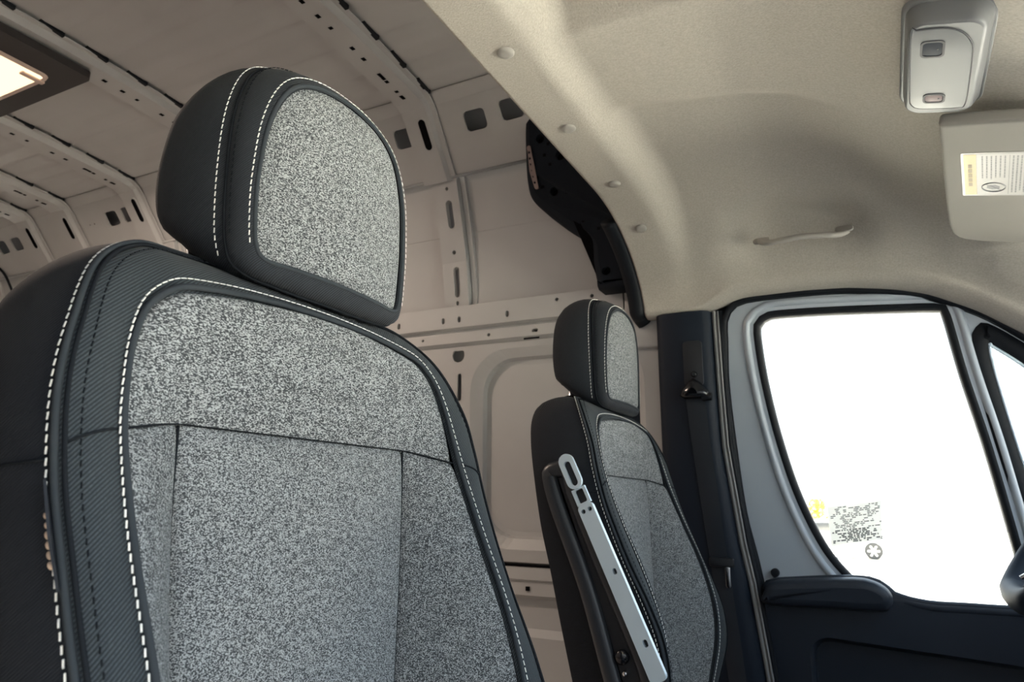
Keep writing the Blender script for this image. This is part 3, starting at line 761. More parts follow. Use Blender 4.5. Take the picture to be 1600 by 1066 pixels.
# anchor cover: little peaked hood
hood = [(.083, 1.148), (.090, 1.164), (.108, 1.186), (.120, 1.192), (.134, 1.184), (.155, 1.160), (.160, 1.146), (.150, 1.140), (.095, 1.140)]
hn = len(hood)
rows = [[S((u, PY(v) - .009, v)) for u, v in hood], [S((u, PY(v) - .030, v)) for u, v in hood], [S((.120 + (u - .120) * .75, PY(v) - .042, 1.155 + (v - 1.155) * .7)) for u, v in hood], [S((.120 + (u - .120) * .3, PY(v) - .045, 1.155 + (v - 1.155) * .3)) for u, v in hood]]
loft('anchor_hood', rows, 'gloss_black', sb, closed=True)
lathe('anchor_bolt', [(.008, 0), (.008, .010), (.005, .014)], S((.120, PY(1.20) - .008, 1.205)), (0, -1, 0), 'gloss_black', sb, 14)
lathe('guide_ring', [(.010, -.012), (.012, 0), (.010, .012)], S((.152, PY(1.14) - .026, 1.143)), (1, 0, 0), 'gloss_black', sb, 14)
rows = []
for z, x0, x1, o_ in ((1.142, .096, .146, .020), (1.05, .103, .150, .016), (.90, .117, .163, .014), (.76, .132, .176, .014), (.55, .155, .197, .014), (.20, .185, .228, .014)):
    rows.append([S((x0 + (x1 - x0) * k / 4, PY(z) - o_ - .002 * math.sin(pi * k / 4), z)) for k in range(5)])
loft('webbing', rows, 'belt_webbing', sb)
prism('tongue', rrect(.165, .735, .060, .022, .006), lambda u, v, w: S((u, PY(v) - .030 + w, v)), .012, 'black_plastic', sb, .003)
prism('tongue_blade', rrect(.178, .700, .012, .050, .005), lambda u, v, w: S((u, PY(v) - .026 + w, v)), .003, 'chrome', sb, .001)

# ================================================================== BLACK PERFORATED PILLAR SUPPORT
bs_o = Vector((-.2, .80, 1.47))
bs = empty('pillar_support', bs_o, label='black perforated pillar support bracket on the cargo wall behind the headliner', cat='bracket')
OUT = [(-.333, 2.06), (-.336, 2.02), (-.342, 1.917), (-.345, 1.815), (-.328, 1.757), (-.254, 1.684), (-.162, 1.606), (-.149, 1.541), (-.134, 1.462), (.0, 1.462), (.03, 1.60), (.03, 2.06)]
def by(z): return .720 + .075 * sstep(2.05, 1.60, z)
def inset(poly, d): return grow(poly, -d)
OUTc = [(p.x, p.y) for p in catmull([(a, b, 0) for a, b in OUT[:9]], 70)] + OUT[9:]
rows = [[(u - bs_o.x, by(v) + .075 - bs_o.y, v - bs_o.z) for u, v in OUTc]]
for d, o_ in ((0, .020), (.008, .006), (.022, 0.0)):
    rows.append([(u - bs_o.x, by(v) + o_ - bs_o.y, v - bs_o.z) for u, v in inset(OUTc, d)])
sh = loft('support_shell', rows, 'black_foam', bs, closed=True, smooth=True)
ins = inset(OUTc, .022)
big = [circ(-.285, 1.93, .014), circ(-.255, 1.77, .013, 14), circ(-.105, 1.510, .013, 14), circ(-.225, 1.87, .015, 14)]
plate('support_face', ins, big, lambda u, v, w: (u - bs_o.x, by(v) - bs_o.y + w, v - bs_o.z), .02, 'black_foam', bs)
mk('hole_shade_backing', [(u - bs_o.x, by(v) + .02 - bs_o.y, v - bs_o.z) for u, v in ins], [tuple(range(len(ins)))], 'hole_dark', bs, False)  # dark sheet added so no light shows through the big holes
lst = []
for a in range(12):
    for b in range(18):
        u = -.335 + .030 * a + (.015 if b % 2 else 0) ; v = 1.52 + .030 * b
        if v > 2.03 or u > -.01 or u < -.315 + max(0, (1.80 - v)) * 1.05 or (v < 1.62 and u < -.10): continue
        if random.random() < .3 or any((u - c[0]) ** 2 + (v - c[1]) ** 2 < .0009 for c in ((-.285, 1.93), (-.255, 1.77), (-.105, 1.510), (-.225, 1.87))): continue
        lst.append(((u - bs_o.x, by(v) - bs_o.y, v - bs_o.z), Vector((.0042, 0, 0)), Vector((0, .0012, 0)), Vector((0, 0, .0042))))
boxes('perforation', lst, 'hole_dark', bs)['kind'] = 'stuff'
hs2 = [circ(.0, .020 + .018 * k, .0042, 8) for k in range(6)]
plate('edge_strip', rrect(0, .065, .013, .13, .005, 3), hs2, lambda u, v, w: (-.322 + u + .30 * max(0, .05 - v) - bs_o.x, by(1.79 + v) - .004 - bs_o.y + w, 1.785 + v - bs_o.z), .003, 'lit_behind_pink', bs)  # pinkish colour stands for the lit surface seen through the edge holes

# ================================================================== CARGO LAMP
cl_o = Vector((-1.70, -.05, 2.098))
cl = empty('cargo_lamp', cl_o, label='lit cargo dome lamp in a dark rectangular bezel on the roof bow', cat='ceiling lamp')
def cm(z0): return lambda u, v, w: (u - cl_o.x, v - cl_o.y, z0 + w - cl_o.z)
bz = rrect(-1.72, -.05, .50, .285, .018, 4); bi = rrect(-1.735, -.065, .33, .185, .022, 5)
plate('bezel', bz, [bi], cm(2.086), .024, 'lamp_bezel', cl, back=False)
rim = rrect(-1.735, -.065, .33, .185, .022, 5)
loft('lens_rim', [[(u - cl_o.x, v - cl_o.y, 2.088 - cl_o.z) for u, v in grow(rim, .004)], [(u - cl_o.x, v - cl_o.y, 2.078 - cl_o.z) for u, v in rim], [(u - cl_o.x, v - cl_o.y, 2.080 - cl_o.z) for u, v in grow(rim, -.010)]], 'lamp_chrome_edge', cl, closed=True)
prism('lens', grow(rim, -.009), cm(2.0805), .008, 'lamp_glow', cl, .002)
prism('lens_switch', rrect(-1.61, .0, .018, .065, .003), cm(2.0745), .007, 'lamp_chrome_edge', cl, .002)
ld = bpy.data.lights.new('cargo_lamp_light', 'AREA'); lo = bpy.data.objects.new('cargo_lamp_light', ld)
ld.shape = 'RECTANGLE'; ld.size = .30; ld.size_y = .16; ld.energy = 4.2; ld.color = (1.0, .79, .64)
COL.objects.link(lo); lo.parent = cl; lo.location = (-.035, -.015, -.026)

# ================================================================== SEATS
SY = -.474         # passenger seat centre line
SEAT2 = .968       # driver's seat is this far across
seat = empty('passenger_seat', (0, SY, 0), label='grey fleck cloth bucket seat in the foreground with worn edge stitching', cat='van seat')
def mirror_open(h): return [Vector((x, -d, z)) for d, x, z in h] + [Vector((x, d, z)) for d, x, z in h[::-1][1:]]
K0h = [(.195, .140, .42), (.202, .158, .50), (.208, .172, .575), (.213, .171, .64), (.216, .157, .70), (.218, .135, .76), (.219, .103, .83), (.218, .074, .90), (.215, .062, .94), (.209, .054, .974), (.196, .047, 1.006), (.172, .043, 1.027), (.145, .041, 1.035), (.08, .040, 1.043), (0, .040, 1.046)]
K1h = [(.232, .150, .42), (.240, .172, .50), (.248, .190, .575), (.252, .184, .64), (.255, .162, .70), (.258, .128, .77), (.260, .103, .83), (.262, .085, .88), (.260, .070, .936), (.250, .057, .984), (.224, .030, 1.040), (.180, .002, 1.073), (.13, -.020, 1.085), (.06, -.028, 1.089), (0, -.029, 1.089)]
K2h = [(.235, .045, .42), (.240, .028, .50), (.248, .012, .58), (.255, -.004, .66), (.260, -.022, .75), (.264, -.040, .83), (.262, -.056, .92), (.248, -.070, .985), (.224, -.080, 1.030), (.184, -.086, 1.062), (.13, -.090, 1.074), (.06, -.092, 1.078), (0, -.092, 1.079)]
NP = 220
K0, K1, K2 = [catmull(mirror_open(h), NP) for h in (K0h, K1h, K2h)]
def strip(A, B, prof, inward):
    """curves from A to B, prof = (fraction, height off the chord)"""
    n = len(A); out = [[] for _ in prof]
    for j in range(n):
        t = (A[min(j + 1, n - 1)] - A[max(j - 1, 0)]) + (B[min(j + 1, n - 1)] - B[max(j - 1, 0)])
        d = B[j] - A[j]; nn = t.cross(d)
        if nn.length < 1e-9: nn = Vector((1, 0, 0))
        nn.normalize()
        if nn.dot(B[j] - inward) < 0: nn = -nn
        for i, (f_, h) in enumerate(prof): out[i].append(A[j].lerp(B[j], f_) + nn * h)
    return out
CEN = Vector((-.02, 0, .80))
def pillow(n, e0, e1, hgt, p=.5):
    return [(i / n, (e0 * (1 - i / n) + e1 * i / n) + hgt * math.sin(pi * i / n) ** p) for i in range(n + 1)]
backrest = empty('backrest', (0, 0, 0)); backrest.parent = seat
loft('front_border', strip(K0, K1, pillow(10, -.002, -.003, .008, .55), CEN), 'twill_front_lit', backrest)
loft('side_panel', strip(K1, K2, pillow(10, -.003, 0, .011, .6), CEN), 'twill_side_shaded', backrest)
# back panel
rows = []
for t in range(7):
    f_ = t / 6
    rows.append([Vector((p.x - .018 * math.sin(f_ * pi / 2), p.y * (1 - f_), p.z + (.62 - p.z) * f_ * (.55 if p.z > .62 else .2))) for p in K2])
loft('back_panel', rows, 'dark_plastic', backrest)
# fabric insert: yoke above the cross seam, centre and side panels below
def k0_at(z):
    """half width and x of the insert edge at height z (left half)"""
    h = NP // 2
    for j in range(h):
        a, b = K0[j], K0[j + 1]
        if a.z <= z <= b.z: 
            t = (z - a.z) / (b.z - a.z) if b.z > a.z else 0
            return -(a.y + (b.y - a.y) * t), a.x + (b.x - a.x) * t
    return 0.0, K0[h].x
def xc(z): return interp([(.42, .100), (.60, .060), (.75, .050), (.85, .044), (.925, .041), (1.0, .038), (1.05, .038)], z)
def seamz(d): return .9265 - .30 * max(0, abs(d) - .15) ** 1.2
def front_x(d, z):
    hw, xe = k0_at(min(z, 1.0455)); a = abs(d)
    if hw < 1e-4: return xe
    a0 = .70 * hw; t = max(0, min(1, (a - a0) / (hw - a0)))
    return xc(z) + (xe - xc(z)) * (t ** 1.25)
def grid(name, fn, nu, nv, mat, parent):
    V = []; F = []
    for i in range(nu + 1):
        for j in range(nv + 1): V.append(fn(i / nu, j / nv))
    for i in range(nu):
        for j in range(nv): F.append((i * (nv + 1) + j, (i + 1) * (nv + 1) + j, (i + 1) * (nv + 1) + j + 1, i * (nv + 1) + j + 1))
    return mk(name, V, F, mat, parent)
def edge_drop(t, k=.05): return -.005 * (math.exp(-t / k) + math.exp(-(1 - t) / k))
ZTOP = 1.0458
def f_yoke(u, v):
    # v from the seam up to the top, denser towards the top
    s = u * 2 - 1; vz_ = 1 - (1 - v) ** 2.2
    z = .9265 + (ZTOP - .9265) * vz_
    hw, xe = k0_at(z); d = s * hw
    z2 = seamz(d) + (z - .9265) * (ZTOP - seamz(d)) / (ZTOP - .9265) if z < ZTOP else z
    hw2, xe2 = k0_at(min(z2, ZTOP)); d = s * hw2
    e = .016 * (1 - abs(s) ** 6) * (math.sin(pi * min(1, .08 + .92 * v * 1.0)) ** .45 if v < .98 else 0.0)
    xx = front_x(d, z2)
    wgt = sstep(.6, 1.0, v)
    xx = xx * (1 - wgt) + wgt * xe2
    return (xx + e * .75 - .004 * math.exp(-v / .05) - .003 * math.exp(-(1 - abs(s)) / .02), d, z2)
grid('yoke_panel', f_yoke, 90, 60, 'fleck_yoke', backrest)
def vs(z): return .150 - .028 * sstep(.90, .45, z)
def f_mid(u, v):
    s = u * 2 - 1; d = s * vs(.93)
    z = seamz(d) - v * .50; d = s * vs(z)
    return (xc(z) + .014 * (1 - s * s) ** .6 * min(1, v * 8) ** .5 - .003 * math.exp(-v / .012) - .004 * math.exp(-(1 - abs(s)) / .02), d, z)
grid('centre_panel', f_mid, 60, 70, 'fleck_centre', backrest)
for sg in (-1, 1):
    def f_side(u, v, sg=sg):
        z = seamz(.15 + .07 * u) - v * .50
        hw, xe = k0_at(z); a = vs(z); d = a + (hw - a) * u
        bx_ = xc(z) + (xe - xc(z)) * (u ** 1.15) + .010 * math.sin(pi * u) ** .6 * min(1, v * 8) ** .5
        return (bx_ - .003 * math.exp(-v / .012) - .004 * math.exp(-u / .04) - .003 * math.exp(-(1 - u) / .04), sg * d, z)
    grid('side_insert', f_side, 24, 70, 'fleck_side', backrest)
# seams drawn by the joins
tube('cross_seam', [(front_x(d, seamz(d)) + .0005 - .004 * 0, d, seamz(d)) for d in [(-.214 + .428 * i / 40) for i in range(41)]], .0010, 'thread_dark', backrest, sides=6)
tube('piping', [p + Vector((.0015, 0, 0)) for p in strip(K0, K1, [(.05, .003)], CEN)[0]], .0028, 'piping_cloth', backrest, sides=8)
tube('edge_groove', [p for p in strip(K0, K1, [(.97, .001)], CEN)[0]], .0018, 'thread_dark', backrest, sides=6)
tube('edge_welt', [p for p in strip(K1, K2, [(.03, .002)], CEN)[0]], .0026, 'piping_cloth', backrest, sides=8)
def stitches(name, path, mat, parent, ln, gap, w, up_from):
    P = catmull(path, max(8, int(sum((path[i + 1] - path[i]).length for i in range(len(path) - 1)) / (ln + gap))))
    lst = []
    for i in range(len(P) - 1):
        t = (P[i + 1] - P[i]).normalized(); c = (P[i] + P[i + 1]) / 2; n = (c - up_from); n = (n - t * n.dot(t)).normalized()
        b = t.cross(n); lst.append((c, (t * .98 + b * .12).normalized() * (ln / 2), b * w, n * w * .8))
    o = boxes(name, lst, mat, parent); o['kind'] = 'stuff'; return o
stitches('insert_stitching', strip(K0, K1, [(.17, .0062)], CEN)[0], 'thread_white', backrest, .0050, .0022, .0005, CEN)
stitches('edge_stitching', strip(K1, K2, [(.06, .0046)], CEN)[0], 'thread_white', backrest, .0048, .0026, .00045, CEN)
stitches('inner_edge_stitching', strip(K0, K1, [(.80, .0052)], CEN)[0], 'thread_dark', backrest, .0040, .0030, .0005, CEN)
# short dart seams across border and side at the height of the cross seam
for sg in (-1, 1):
    half = [j for j in range(NP) if K0[j].y * sg > 0]
    near_z = lambda K, z: min(half, key=lambda q_: abs(K[q_].z - z))
    def across(A, B, ja, jb, hgt, pw):
        out = []
        for k in range(9):
            f_ = .06 + .90 * k / 8; jf = ja + (jb - ja) * f_; j0_ = int(jf)
            pr = strip(A, B, [(f_, -.002 + hgt * math.sin(pi * f_) ** pw)], CEN)[0]
            out.append(pr[j0_].lerp(pr[min(j0_ + 1, NP - 1)], jf - j0_))
        return out
    tube('border_seam', across(K0, K1, near_z(K0, .917), near_z(K1, .898), .008, .55), .0011, 'thread_dark', backrest, sides=6)
    tube('side_seam', across(K1, K2, near_z(K1, .890), near_z(K2, .875), .011, .6), .0011, 'thread_dark', backrest, sides=6)
    tube('panel_seam', [(xc(z) - .002, sg * vs(z), z) for z in [.925 - .5 * k / 30 for k in range(31)]], .0012, 'thread_dark', backrest, sides=6)

# headrest
hd = empty('headrest', (0, 0, 0)); hd.parent = seat
HC = .026
def mirror_closed(h): 
    a = [Vector((x, d, z)) for d, x, z in h]; b = [Vector((x, -d, z)) for d, x, z in h[::-1] if d > 1e-6]
    return [Vector((p.x, p.y + HC, p.z)) for p in a + b]
H0h = [(0, .042, 1.091), (.06, .039, 1.0905), (.097, .033, 1.0905), (.108, .031, 1.099), (.112, .030, 1.125), (.113, .030, 1.165), (.106, .031, 1.222), (.085, .033, 1.264), (.050, .035, 1.284), (0, .036, 1.290)]
H1h = [(0, .024, 1.070), (.06, .021, 1.071), (.112, .014, 1.077), (.129, .010, 1.098), (.134, .007, 1.168), (.128, .003, 1.236), (.104, -.004, 1.286), (.058, -.010, 1.310), (0, -.011, 1.316)]
H2h = [(0, -.066, 1.130), (.06, -.067, 1.130), (.116, -.072, 1.127), (.137, -.078, 1.133), (.141, -.083, 1.178), (.129, -.085, 1.236), (.100, -.085, 1.276), (.054, -.083, 1.298), (0, -.082, 1.303)]
NH = 160
H0, H1, H2 = [catmull(mirror_closed([(a, b, 1.09 + (c - 1.09) * 1.055) for a, b, c in h]), NH, True) for h in (H0h, H1h, H2h)]
HCEN = Vector((-.02, HC, 1.19))
def stripc(A, B, prof):
    n = len(A); out = [[] for _ in prof]
    for j in range(n):
        t = (A[(j + 1) % n] - A[j - 1]) + (B[(j + 1) % n] - B[j - 1]); d = B[j] - A[j]; nn = t.cross(d).normalized()
        if nn.dot((A[j] + B[j]) / 2 - HCEN) < 0: nn = -nn
        for i, (f_, h) in enumerate(prof): out[i].append(A[j].lerp(B[j], f_) + nn * h)
    return out
loft('front_border', stripc(H0, H1, pillow(8, -.001, -.002, .009, .6)), 'twill_headrest', hd, closed=True)
loft('side_panel', stripc(H1, H2, pillow(8, -.002, 0, .014, .6)), 'twill_headrest', hd, closed=True)
def capf(name, loop, c, bulge, mat, parent, rings=14, pw=2.0, drop=.0):
    n = len(loop); rows = []
    for i in range(rings + 1):
        f_ = i / rings
        rows.append([Vector(p).lerp(c, f_) + Vector((bulge * (1 - (1 - f_) ** pw) - drop * math.exp(-f_ / .05), 0, 0)) for p in loop])
    return loft(name, rows, mat, parent, closed=True)
capf('fleck_insert', H0, Vector((.034, HC, 1.19)), .014, 'fleck_headrest', hd, drop=.003)
capf('back_cover', H2, Vector((-.080, HC, 1.20)), -.022, 'twill_side_shaded', hd)
tube('piping', [p for p in stripc(H0, H1, [(.06, .002)])[0]], .0024, 'piping_cloth', hd, closed=True, sides=8)
tube('edge_groove', stripc(H0, H1, [(.98, .0005)])[0], .0016, 'thread_dark', hd, closed=True, sides=6)
q = stripc(H0, H1, [(.22, .0072)])[0]
jj = [j for j in range(NH) if q[j].z > 1.094]
stitches('insert_stitching', [q[j] for j in jj], 'thread_white', hd, .0046, .0024, .00045, HCEN)
q = stripc(H1, H2, [(.07, .0050)])[0]; jj = [j for j in range(NH) if q[j].z > 1.086]
stitches('edge_stitching', [q[j] for j in jj], 'thread_white', hd, .0046, .0024, .00045, HCEN)
q = stripc(H0, H1, [(.80, .0060)])[0]; jj = [j for j in range(NH) if q[j].z > 1.10]
stitches('inner_edge_stitching', [q[j] for j in jj], 'thread_dark', hd, .0040, .0030, .0005, HCEN)
for sg in (-1, 1):
    tube('support_post', [(-.050, HC + sg * .115, 1.02), (-.050, HC + sg * .115, 1.14)], .0065, 'chrome', seat, sides=14)
    lathe('post_guide', [(.024, -.010), (.024, .004), (.019, .011), (.012, .014), (.0075, .0145)], (-.050, HC + sg * .115, 1.083), (0, 0, 1), 'gloss_black', seat, 24)
# cushion and base (below the picture)
def cush(u, v):
    a = 2 * pi * u; s_ = lambda t, p: math.copysign(abs(t) ** p, t)
    ph = -pi / 2 + pi * v
    return (.36 + .27 * s_(math.cos(ph), .45) * s_(math.cos(a), .4), .255 * s_(math.cos(ph), .45) * s_(math.sin(a), .4), .39 + .075 * s_(math.sin(ph), .7) + .03 * (math.cos(a) * math.cos(ph)))
grid('cushion', cush, 48, 20, 'fleck_centre', seat)
box('seat_base', (.08, -.22, .0), (.56, .22, .33), 'dark_plastic', seat, .03, 3)

# driver's seat: the same seat across the cab
seat2 = copy_tree(seat)
seat2.name = 'driver_seat'; seat2.location = (0, SY + SEAT2, 0)
tag(seat2, 'smaller far bucket seat with folded armrest, next to the driver door', 'van seat')

# things only on the near seat: frayed stitching and a small cloth tag on the outer edge
js = [j for j in range(NP // 2) if K1[j].z < .842]; j0 = max(js, key=lambda q_: K1[q_].z)
q = strip(K1, K2, [(.06, .0060)], CEN)[0]
base_p = q[j0]; tdir = (q[j0 + 3] - q[j0 - 3]).normalized()
V = []; F = []
for k in range(6):
    c = base_p + tdir * (.022 - .0060 * k); r = .0017 if k > 1 else .0013; s = len(V)
    for a in range(6):
        for b in range(8):
            th = pi * (a + .5) / 6; p_ = 2 * pi * b / 8
            V.append(c + tdir * (r * 1.5 * math.cos(th)) + Vector((math.cos(p_), math.sin(p_), 0)) * (r * math.sin(th)))
    for a in range(5):
        for b in range(8): F.append((s + a * 8 + b, s + a * 8 + (b + 1) % 8, s + (a + 1) * 8 + (b + 1) % 8, s + (a + 1) * 8 + b))
o = mk('frayed_thread', V, F, 'thread_beige', backrest); o['label'] = 'pale frayed thread'
tg = [base_p + tdir * .045 + Vector((.006, -.003, 0)), base_p + tdir * .010 + Vector((.010, -.006, 0)), base_p - tdir * .022 + Vector((.010, -.004, 0)), base_p - tdir * .022 + Vector((.002, .001, 0)), base_p + tdir * .045 + Vector((.001, 0, 0))]
V = tg + [p + Vector((.0012, .0012, 0)) for p in tg]
mk('cloth_tag', V, [(0, 1, 2, 3, 4), (9, 8, 7, 6, 5)] + [(i, (i + 1) % 5, (i + 1) % 5 + 5, i + 5) for i in range(5)], 'black_plastic', backrest, False)

# folded armrest on the driver's seat
AY = SY + SEAT2 - .275
ar_o = Vector((.16, AY, .62))
ar = empty('armrest', (ar_o.x, ar_o.y - (SY + SEAT2), ar_o.z)); ar.parent = seat2
def am(o_): return lambda u, v, w: (u - ar_o.x, -.020 + o_ + w, v - ar_o.z)
AO = [(-.028, .915), (-.024, .934), (-.008, .944), (.020, .946), (.040, .930), (.052, .89), (.10, .78), (.180, .600), (.165, .545), (.120, .53), (.095, .56), (.045, .72), (-.012, .86)]
AOc = [(p.x, p.y) for p in catmull([(a, b, 0) for a, b in AO], 90, True)]
rows = [[am(.05)(u, v, 0) for u, v in AOc]]
for g, o_ in ((0, .010), (-.003, .003), (-.010, 0), (-.024, 0.0), (-.029, .004), (-.031, .010)):
    rows.append([am(o_)(u, v, 0) for u, v in grow(AOc, g)])
asl = loft('armrest_shell', rows, 'armrest_plastic', ar, closed=True)
gi = grow(AOc, -.031)
mk('armrest_side_face', [am(.010)(u, v, 0) for u, v in gi], [tuple(range(len(gi)))], 'black_plastic', ar, False)
# metal trim strip running down the front edge: slotted loop on top, joint, long bar with holes
d_ = Vector((.176 - .050, .612 - .885)).normalized(); nrm = Vector((-d_.y, d_.x))
if nrm.x < 0: nrm = -nrm
def sm(o_):
    p0 = Vector((.024, .953))
    return lambda u, v, w: am(o_)(p0.x + d_.x * u + nrm.x * v, p0.y + d_.y * u + nrm.y * v, w)
pst = rrect(.030, 0, .066, .029, .0145, 7)
plate('slot_loop', pst, [rrect(.034, 0, .046, .013, .0065, 5)], sm(-.012), .006, 'satin_aluminium', ar, back=True)
prism('slot_insert', rrect(.036, .0, .050, .012, .005), sm(-.006), .004, 'black_plastic', ar, .001)
plate('joint_frame', [(.062, -.0135), (.092, -.0135), (.092, .0135), (.062, .0135)], [rrect(.077, 0, .024, .016, .003, 3)], sm(-.009), .006, 'satin_aluminium', ar, back=True)
prism('joint_block', [(.064, -.008), (.090, -.008), (.090, .008), (.064, .008)], sm(-.004), .004, 'black_plastic', ar, 0)
strip_h = [circ(.104, -.006, .004, 10), circ(.104, .007, .004, 10), rrect(.215, .004, .010, .007, .003, 3), rrect(.335, .004, .012, .008, .0035, 3)]
so = rrect(.2435, 0, .303, .029, .008, 4)
plate('metal_strip', so, strip_h, sm(-.012), .010, 'satin_aluminium', ar, back=True)
prism('strip_shade_backing', rrect(.2435, 0, .290, .022, .005, 3), sm(-.0035), .003, 'black_plastic', ar, 0)  # black slab added behind the strip so its holes read dark
for kx, kz, r_, mt_ in ((.122, .622, .012, 'gloss_black'), (.128, .598, .005, 'chrome')):
    lathe('pivot_button', [(r_, 0), (r_, .006), (r_ * .7, .010), (.001, .011)], am(.009)(kx, kz, 0), (0, -1, 0), mt_, ar, 18)

# ================================================================== FRONT OF THE CAB
# steering wheel
sw_c = Vector((.828, .475, .862)); tilt = Vector((.62, 0, .78)).normalized(); ax = Vector((-.78, 0, .62)).normalized(); yv = Vector((0, 1, 0))
swo = empty('steering_wheel', sw_c, label='dark steering wheel rim with silver spoke trim at the edge by the door', cat='steering wheel')
ring = []
for i in range(72):
    a = 2 * pi * i / 72; r = .190; pu = math.cos(a) * r; pv = math.sin(a) * r
    if pv < -.165: pv = -.165 + (pv + .165) * .35
    ring.append(yv * pu + tilt * pv)
tube('rim', ring, .017, 'dark_plastic', swo, closed=True, sides=14, flat=(.026, .021, ax))
lathe('hub', [(.075, -.02), (.078, 0), (.065, .018), (.03, .026), (.001, .028)], (0, 0, 0), ax, 'dark_plastic', swo, 28)
for a in (pi * 1.0, 0.0, pi * 1.5):
    e = yv * math.cos(a) * .178 + tilt * math.sin(a) * (.178 if a < 4 else .160)
    tube('spoke', [e * .3, e * .65 + ax * .004, e], .016, 'dark_plastic', swo, sides=10, flat=(.024, .010, tilt if a < 4 else yv))
    tube('spoke_trim', [e * .55 + ax * .012, e * .8 + ax * .014, e * .90 + ax * .020], .006, 'chrome', swo, sides=8, flat=(.006, .004, tilt if a < 4 else yv))
tube('steering_column', [-ax * .02, -ax * .16], .045, 'dark_plastic', swo, sides=16)
# dashboard, windscreen and front pillars (outside the picture)
dp = [(.98, 0), (.98, .45), (.90, .62), (.93, .74), (1.00, .80), (1.25, .80), (1.58, .72), (1.58, 0)]
db = prism('dashboard', dp, lambda u, v, w: (u, -.88 + w, v), 1.76, 'dash_plastic', None, .02, 3)
tag(db, 'dark moulded dashboard ahead of the two seats', 'dashboard')
wg = empty('window_2', (0, 0, 0), kind='structure')
mk('windscreen_pane', [(.95, -.72, 1.40), (.95, .72, 1.40), (1.62, .86, .80), (1.62, -.86, .80)], [(0, 1, 2, 3)], 'window_glass', wg, False)
for s in (-1, 1):
    tube('trim_2' if s > 0 else 'trim_3', catmull([(.90, s * .862, 1.235), (1.02, s * .865, 1.13), (1.25, s * .88, .95), (1.60, s * .90, .76)], 20), .03, 'headliner_felt', None, sides=12)['kind'] = 'structure'
bn = loft('wall_front_bonnet', [[(x, y, z - .10 * (y / .95) ** 4) for y in [-.95 + 1.9 * i / 16 for i in range(17)]] for x, z in ((1.58, .79), (1.75, .74), (2.0, .64), (2.3, .46), (2.42, .25), (2.45, -.3))], 'bonnet_silver', None)
tag(bn, kind='structure')
wf = box('wall_front', (1.60, -.95, -.05), (1.66, .95, .78), 'dash_plastic', None, .004); tag(wf, kind='structure')
rp = box('trim_4', (-.02, -.96, 0), (.17, -.86, 1.40), 'dark_plastic', None, .02); tag(rp, kind='structure')
lb = box('wall_left_lower', (.0, .965, -.05), (1.62, 1.01, .14), 'door_paint', None, .004); tag(lb, kind='structure')

# ================================================================== OUTSIDE
# invented van added out of view behind the camera to shade the passenger side
nv_o = Vector((0.4, -2.62, -.62))
nv = empty('shade_van', nv_o, label='tall grey van added out of view to shade the passenger side', cat='van')
nb = [(-4.2, .30), (-4.2, 2.75), (1.6, 2.82), (2.3, 2.55), (3.1, 1.45), (3.9, 1.25), (4.0, .30)]
prism('shade_van_body', nb, lambda u, v, w: (u, -.95 + w, v), 1.9, 'shade_van_grey', nv, .06, 3)
for wx in (-2.1, 2.6):
    lathe('shade_van_wheel', [(.22, -.1), (.33, -.11), (.36, -.07), (.36, .07), (.33, .11), (.22, .1)], (wx, .88, .36), (0, 1, 0), 'tyre', nv, 24)
gr = mk('floor_ground', [(-90, -60, -.62 + .84), (90, -60, -.62 + .84), (90, 140, -.62 - 1.96), (-90, 140, -.62 - 1.96)], [(0, 1, 2, 3)], 'concrete', None, False)
for v in gr.data.vertices: v.co.z = -.62 - .014 * max(v.co.y, 0)
gr.data.clear_geometry()
gr.data.from_pydata([(-90, -60, -.62), (90, -60, -.62), (90, 0, -.62), (-90, 0, -.62), (90, 140, -.62 - 1.96), (-90, 140, -.62 - 1.96)], [], [(0, 1, 2, 3), (3, 2, 4, 5)])
tag(gr, kind='structure')
def gz(y): return -.62 - .014 * max(y, 0)
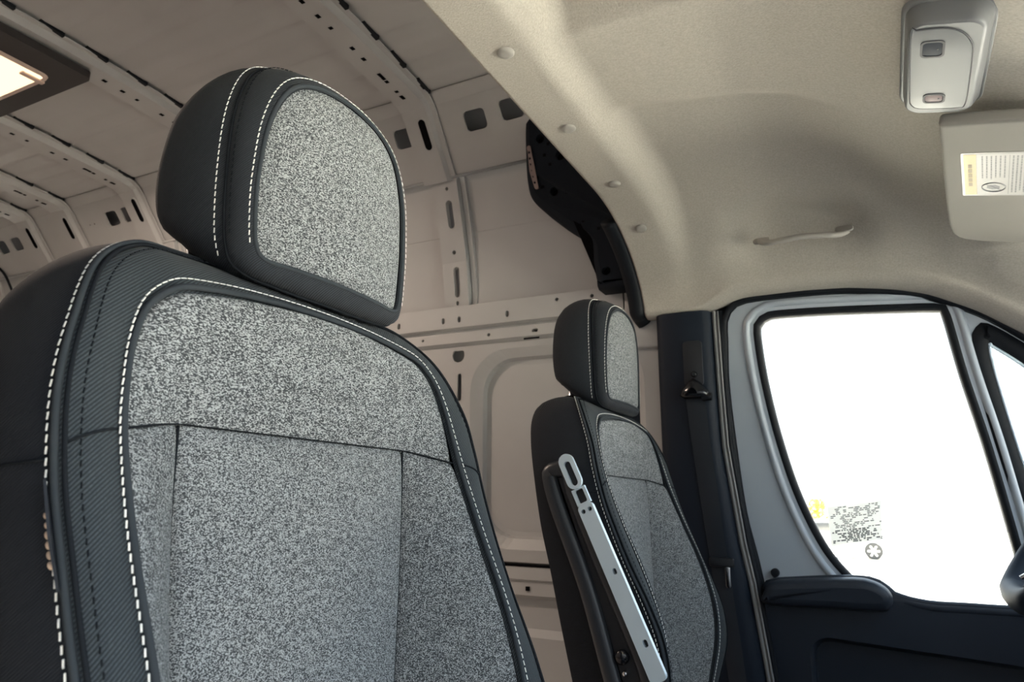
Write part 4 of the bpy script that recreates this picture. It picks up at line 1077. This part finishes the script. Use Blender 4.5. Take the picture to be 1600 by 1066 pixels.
# parked white car, side on
CX, CY = .07, 30.2
co = Vector((CX - 1.3, CY + .9, gz(CY)))
car = empty('parked_car', co, label='white parked car seen side on through the driver window', cat='car')
body = [(-3.45, .28), (-3.50, .62), (-3.42, .92), (-2.95, 1.0), (-2.35, 1.42), (-1.2, 1.46), (-.55, 1.30), (.12, .98), (.62, .86), (.78, .66), (.80, .30), (.45, .22), (-3.2, .22)]
bd = prism('car_body', body, lambda u, v, w: (CX + u - co.x, CY + w - co.y, co.z + v - co.z), 1.75, 'car_white', car, .05, 3)
for wpts in ([(-2.30, 1.02), (-2.05, 1.34), (-1.42, 1.36), (-1.42, 1.00)], [(-1.34, 1.00), (-1.34, 1.36), (-.98, 1.35), (-.42, 1.02)]):
    prism('car_side_window', wpts, lambda u, v, w: (CX + u - co.x, CY - .012 + w - co.y, v), .03, 'car_window', car, .01)
for wx in (0.0, -2.62):
    wh = empty('car_wheel', (CX + wx - co.x, CY + .05 - co.y, .325)); wh.parent = car
    lathe('tyre', [(.20, -.09), (.30, -.10), (.325, -.06), (.325, .06), (.30, .10), (.20, .09)], (0, 0, 0), (0, 1, 0), 'tyre', wh, 28)
    lathe('rim_disc', [(.21, -.10), (.20, -.085), (.01, -.075)], (0, 0, 0), (0, 1, 0), 'tyre', wh, 24)
    boxes('rim_spokes', [(Vector((math.cos(a) * .11, -.108, math.sin(a) * .11)), Vector((math.cos(a), 0, math.sin(a))) * .10, Vector((-math.sin(a), 0, math.cos(a))) * .028, Vector((0, .012, 0))) for a in [2 * pi * k / 6 for k in range(6)]], 'wheel_alloy', wh)
# autumn shrub beyond the car
so_ = Vector((-2.15, 34.5, gz(34.5)))
sh_ = empty('autumn_shrub', so_, label='orange-yellow shrub behind the white car at the window corner', cat='shrub')
V = []; F = []
for k in range(700):
    a = random.uniform(0, 2 * pi); r = random.random() ** .5; h = random.random()
    c = Vector((math.cos(a) * r * .55 * (1.1 - .5 * h), math.sin(a) * r * .55 * (1.1 - .5 * h), 1.2 + 1.15 * h))
    u = Vector((random.gauss(0, 1), random.gauss(0, 1), random.gauss(0, 1))).normalized(); w = u.orthogonal().normalized(); s = len(V)
    V += [c - u * .07, c + w * .035, c + u * .07, c - w * .035]; F.append((s, s + 1, s + 2, s + 3))
fo = mk('foliage', V, F, 'leaf_orange', sh_, False); fo['kind'] = 'stuff'
tube('stem', [(0, 0, 0), (.03, 0, .7), (0, .03, 1.5)], .035, 'bark', sh_)
for x, y, l in ((2.06, 38.0, .8), (6.78, 55.5, 1.6)):
    o = box('parking_line', (x - l, y - .15, gz(y) - .005), (x + l, y + .45, gz(y + .45) + .012), 'yellow_line_paint', None, 0)
    tag(o, 'short yellow paint mark on the bright pavement ' + ('just right of the white car' if l < 1 else 'beside the front window edge'), 'paint mark', 'yellow paint marks')
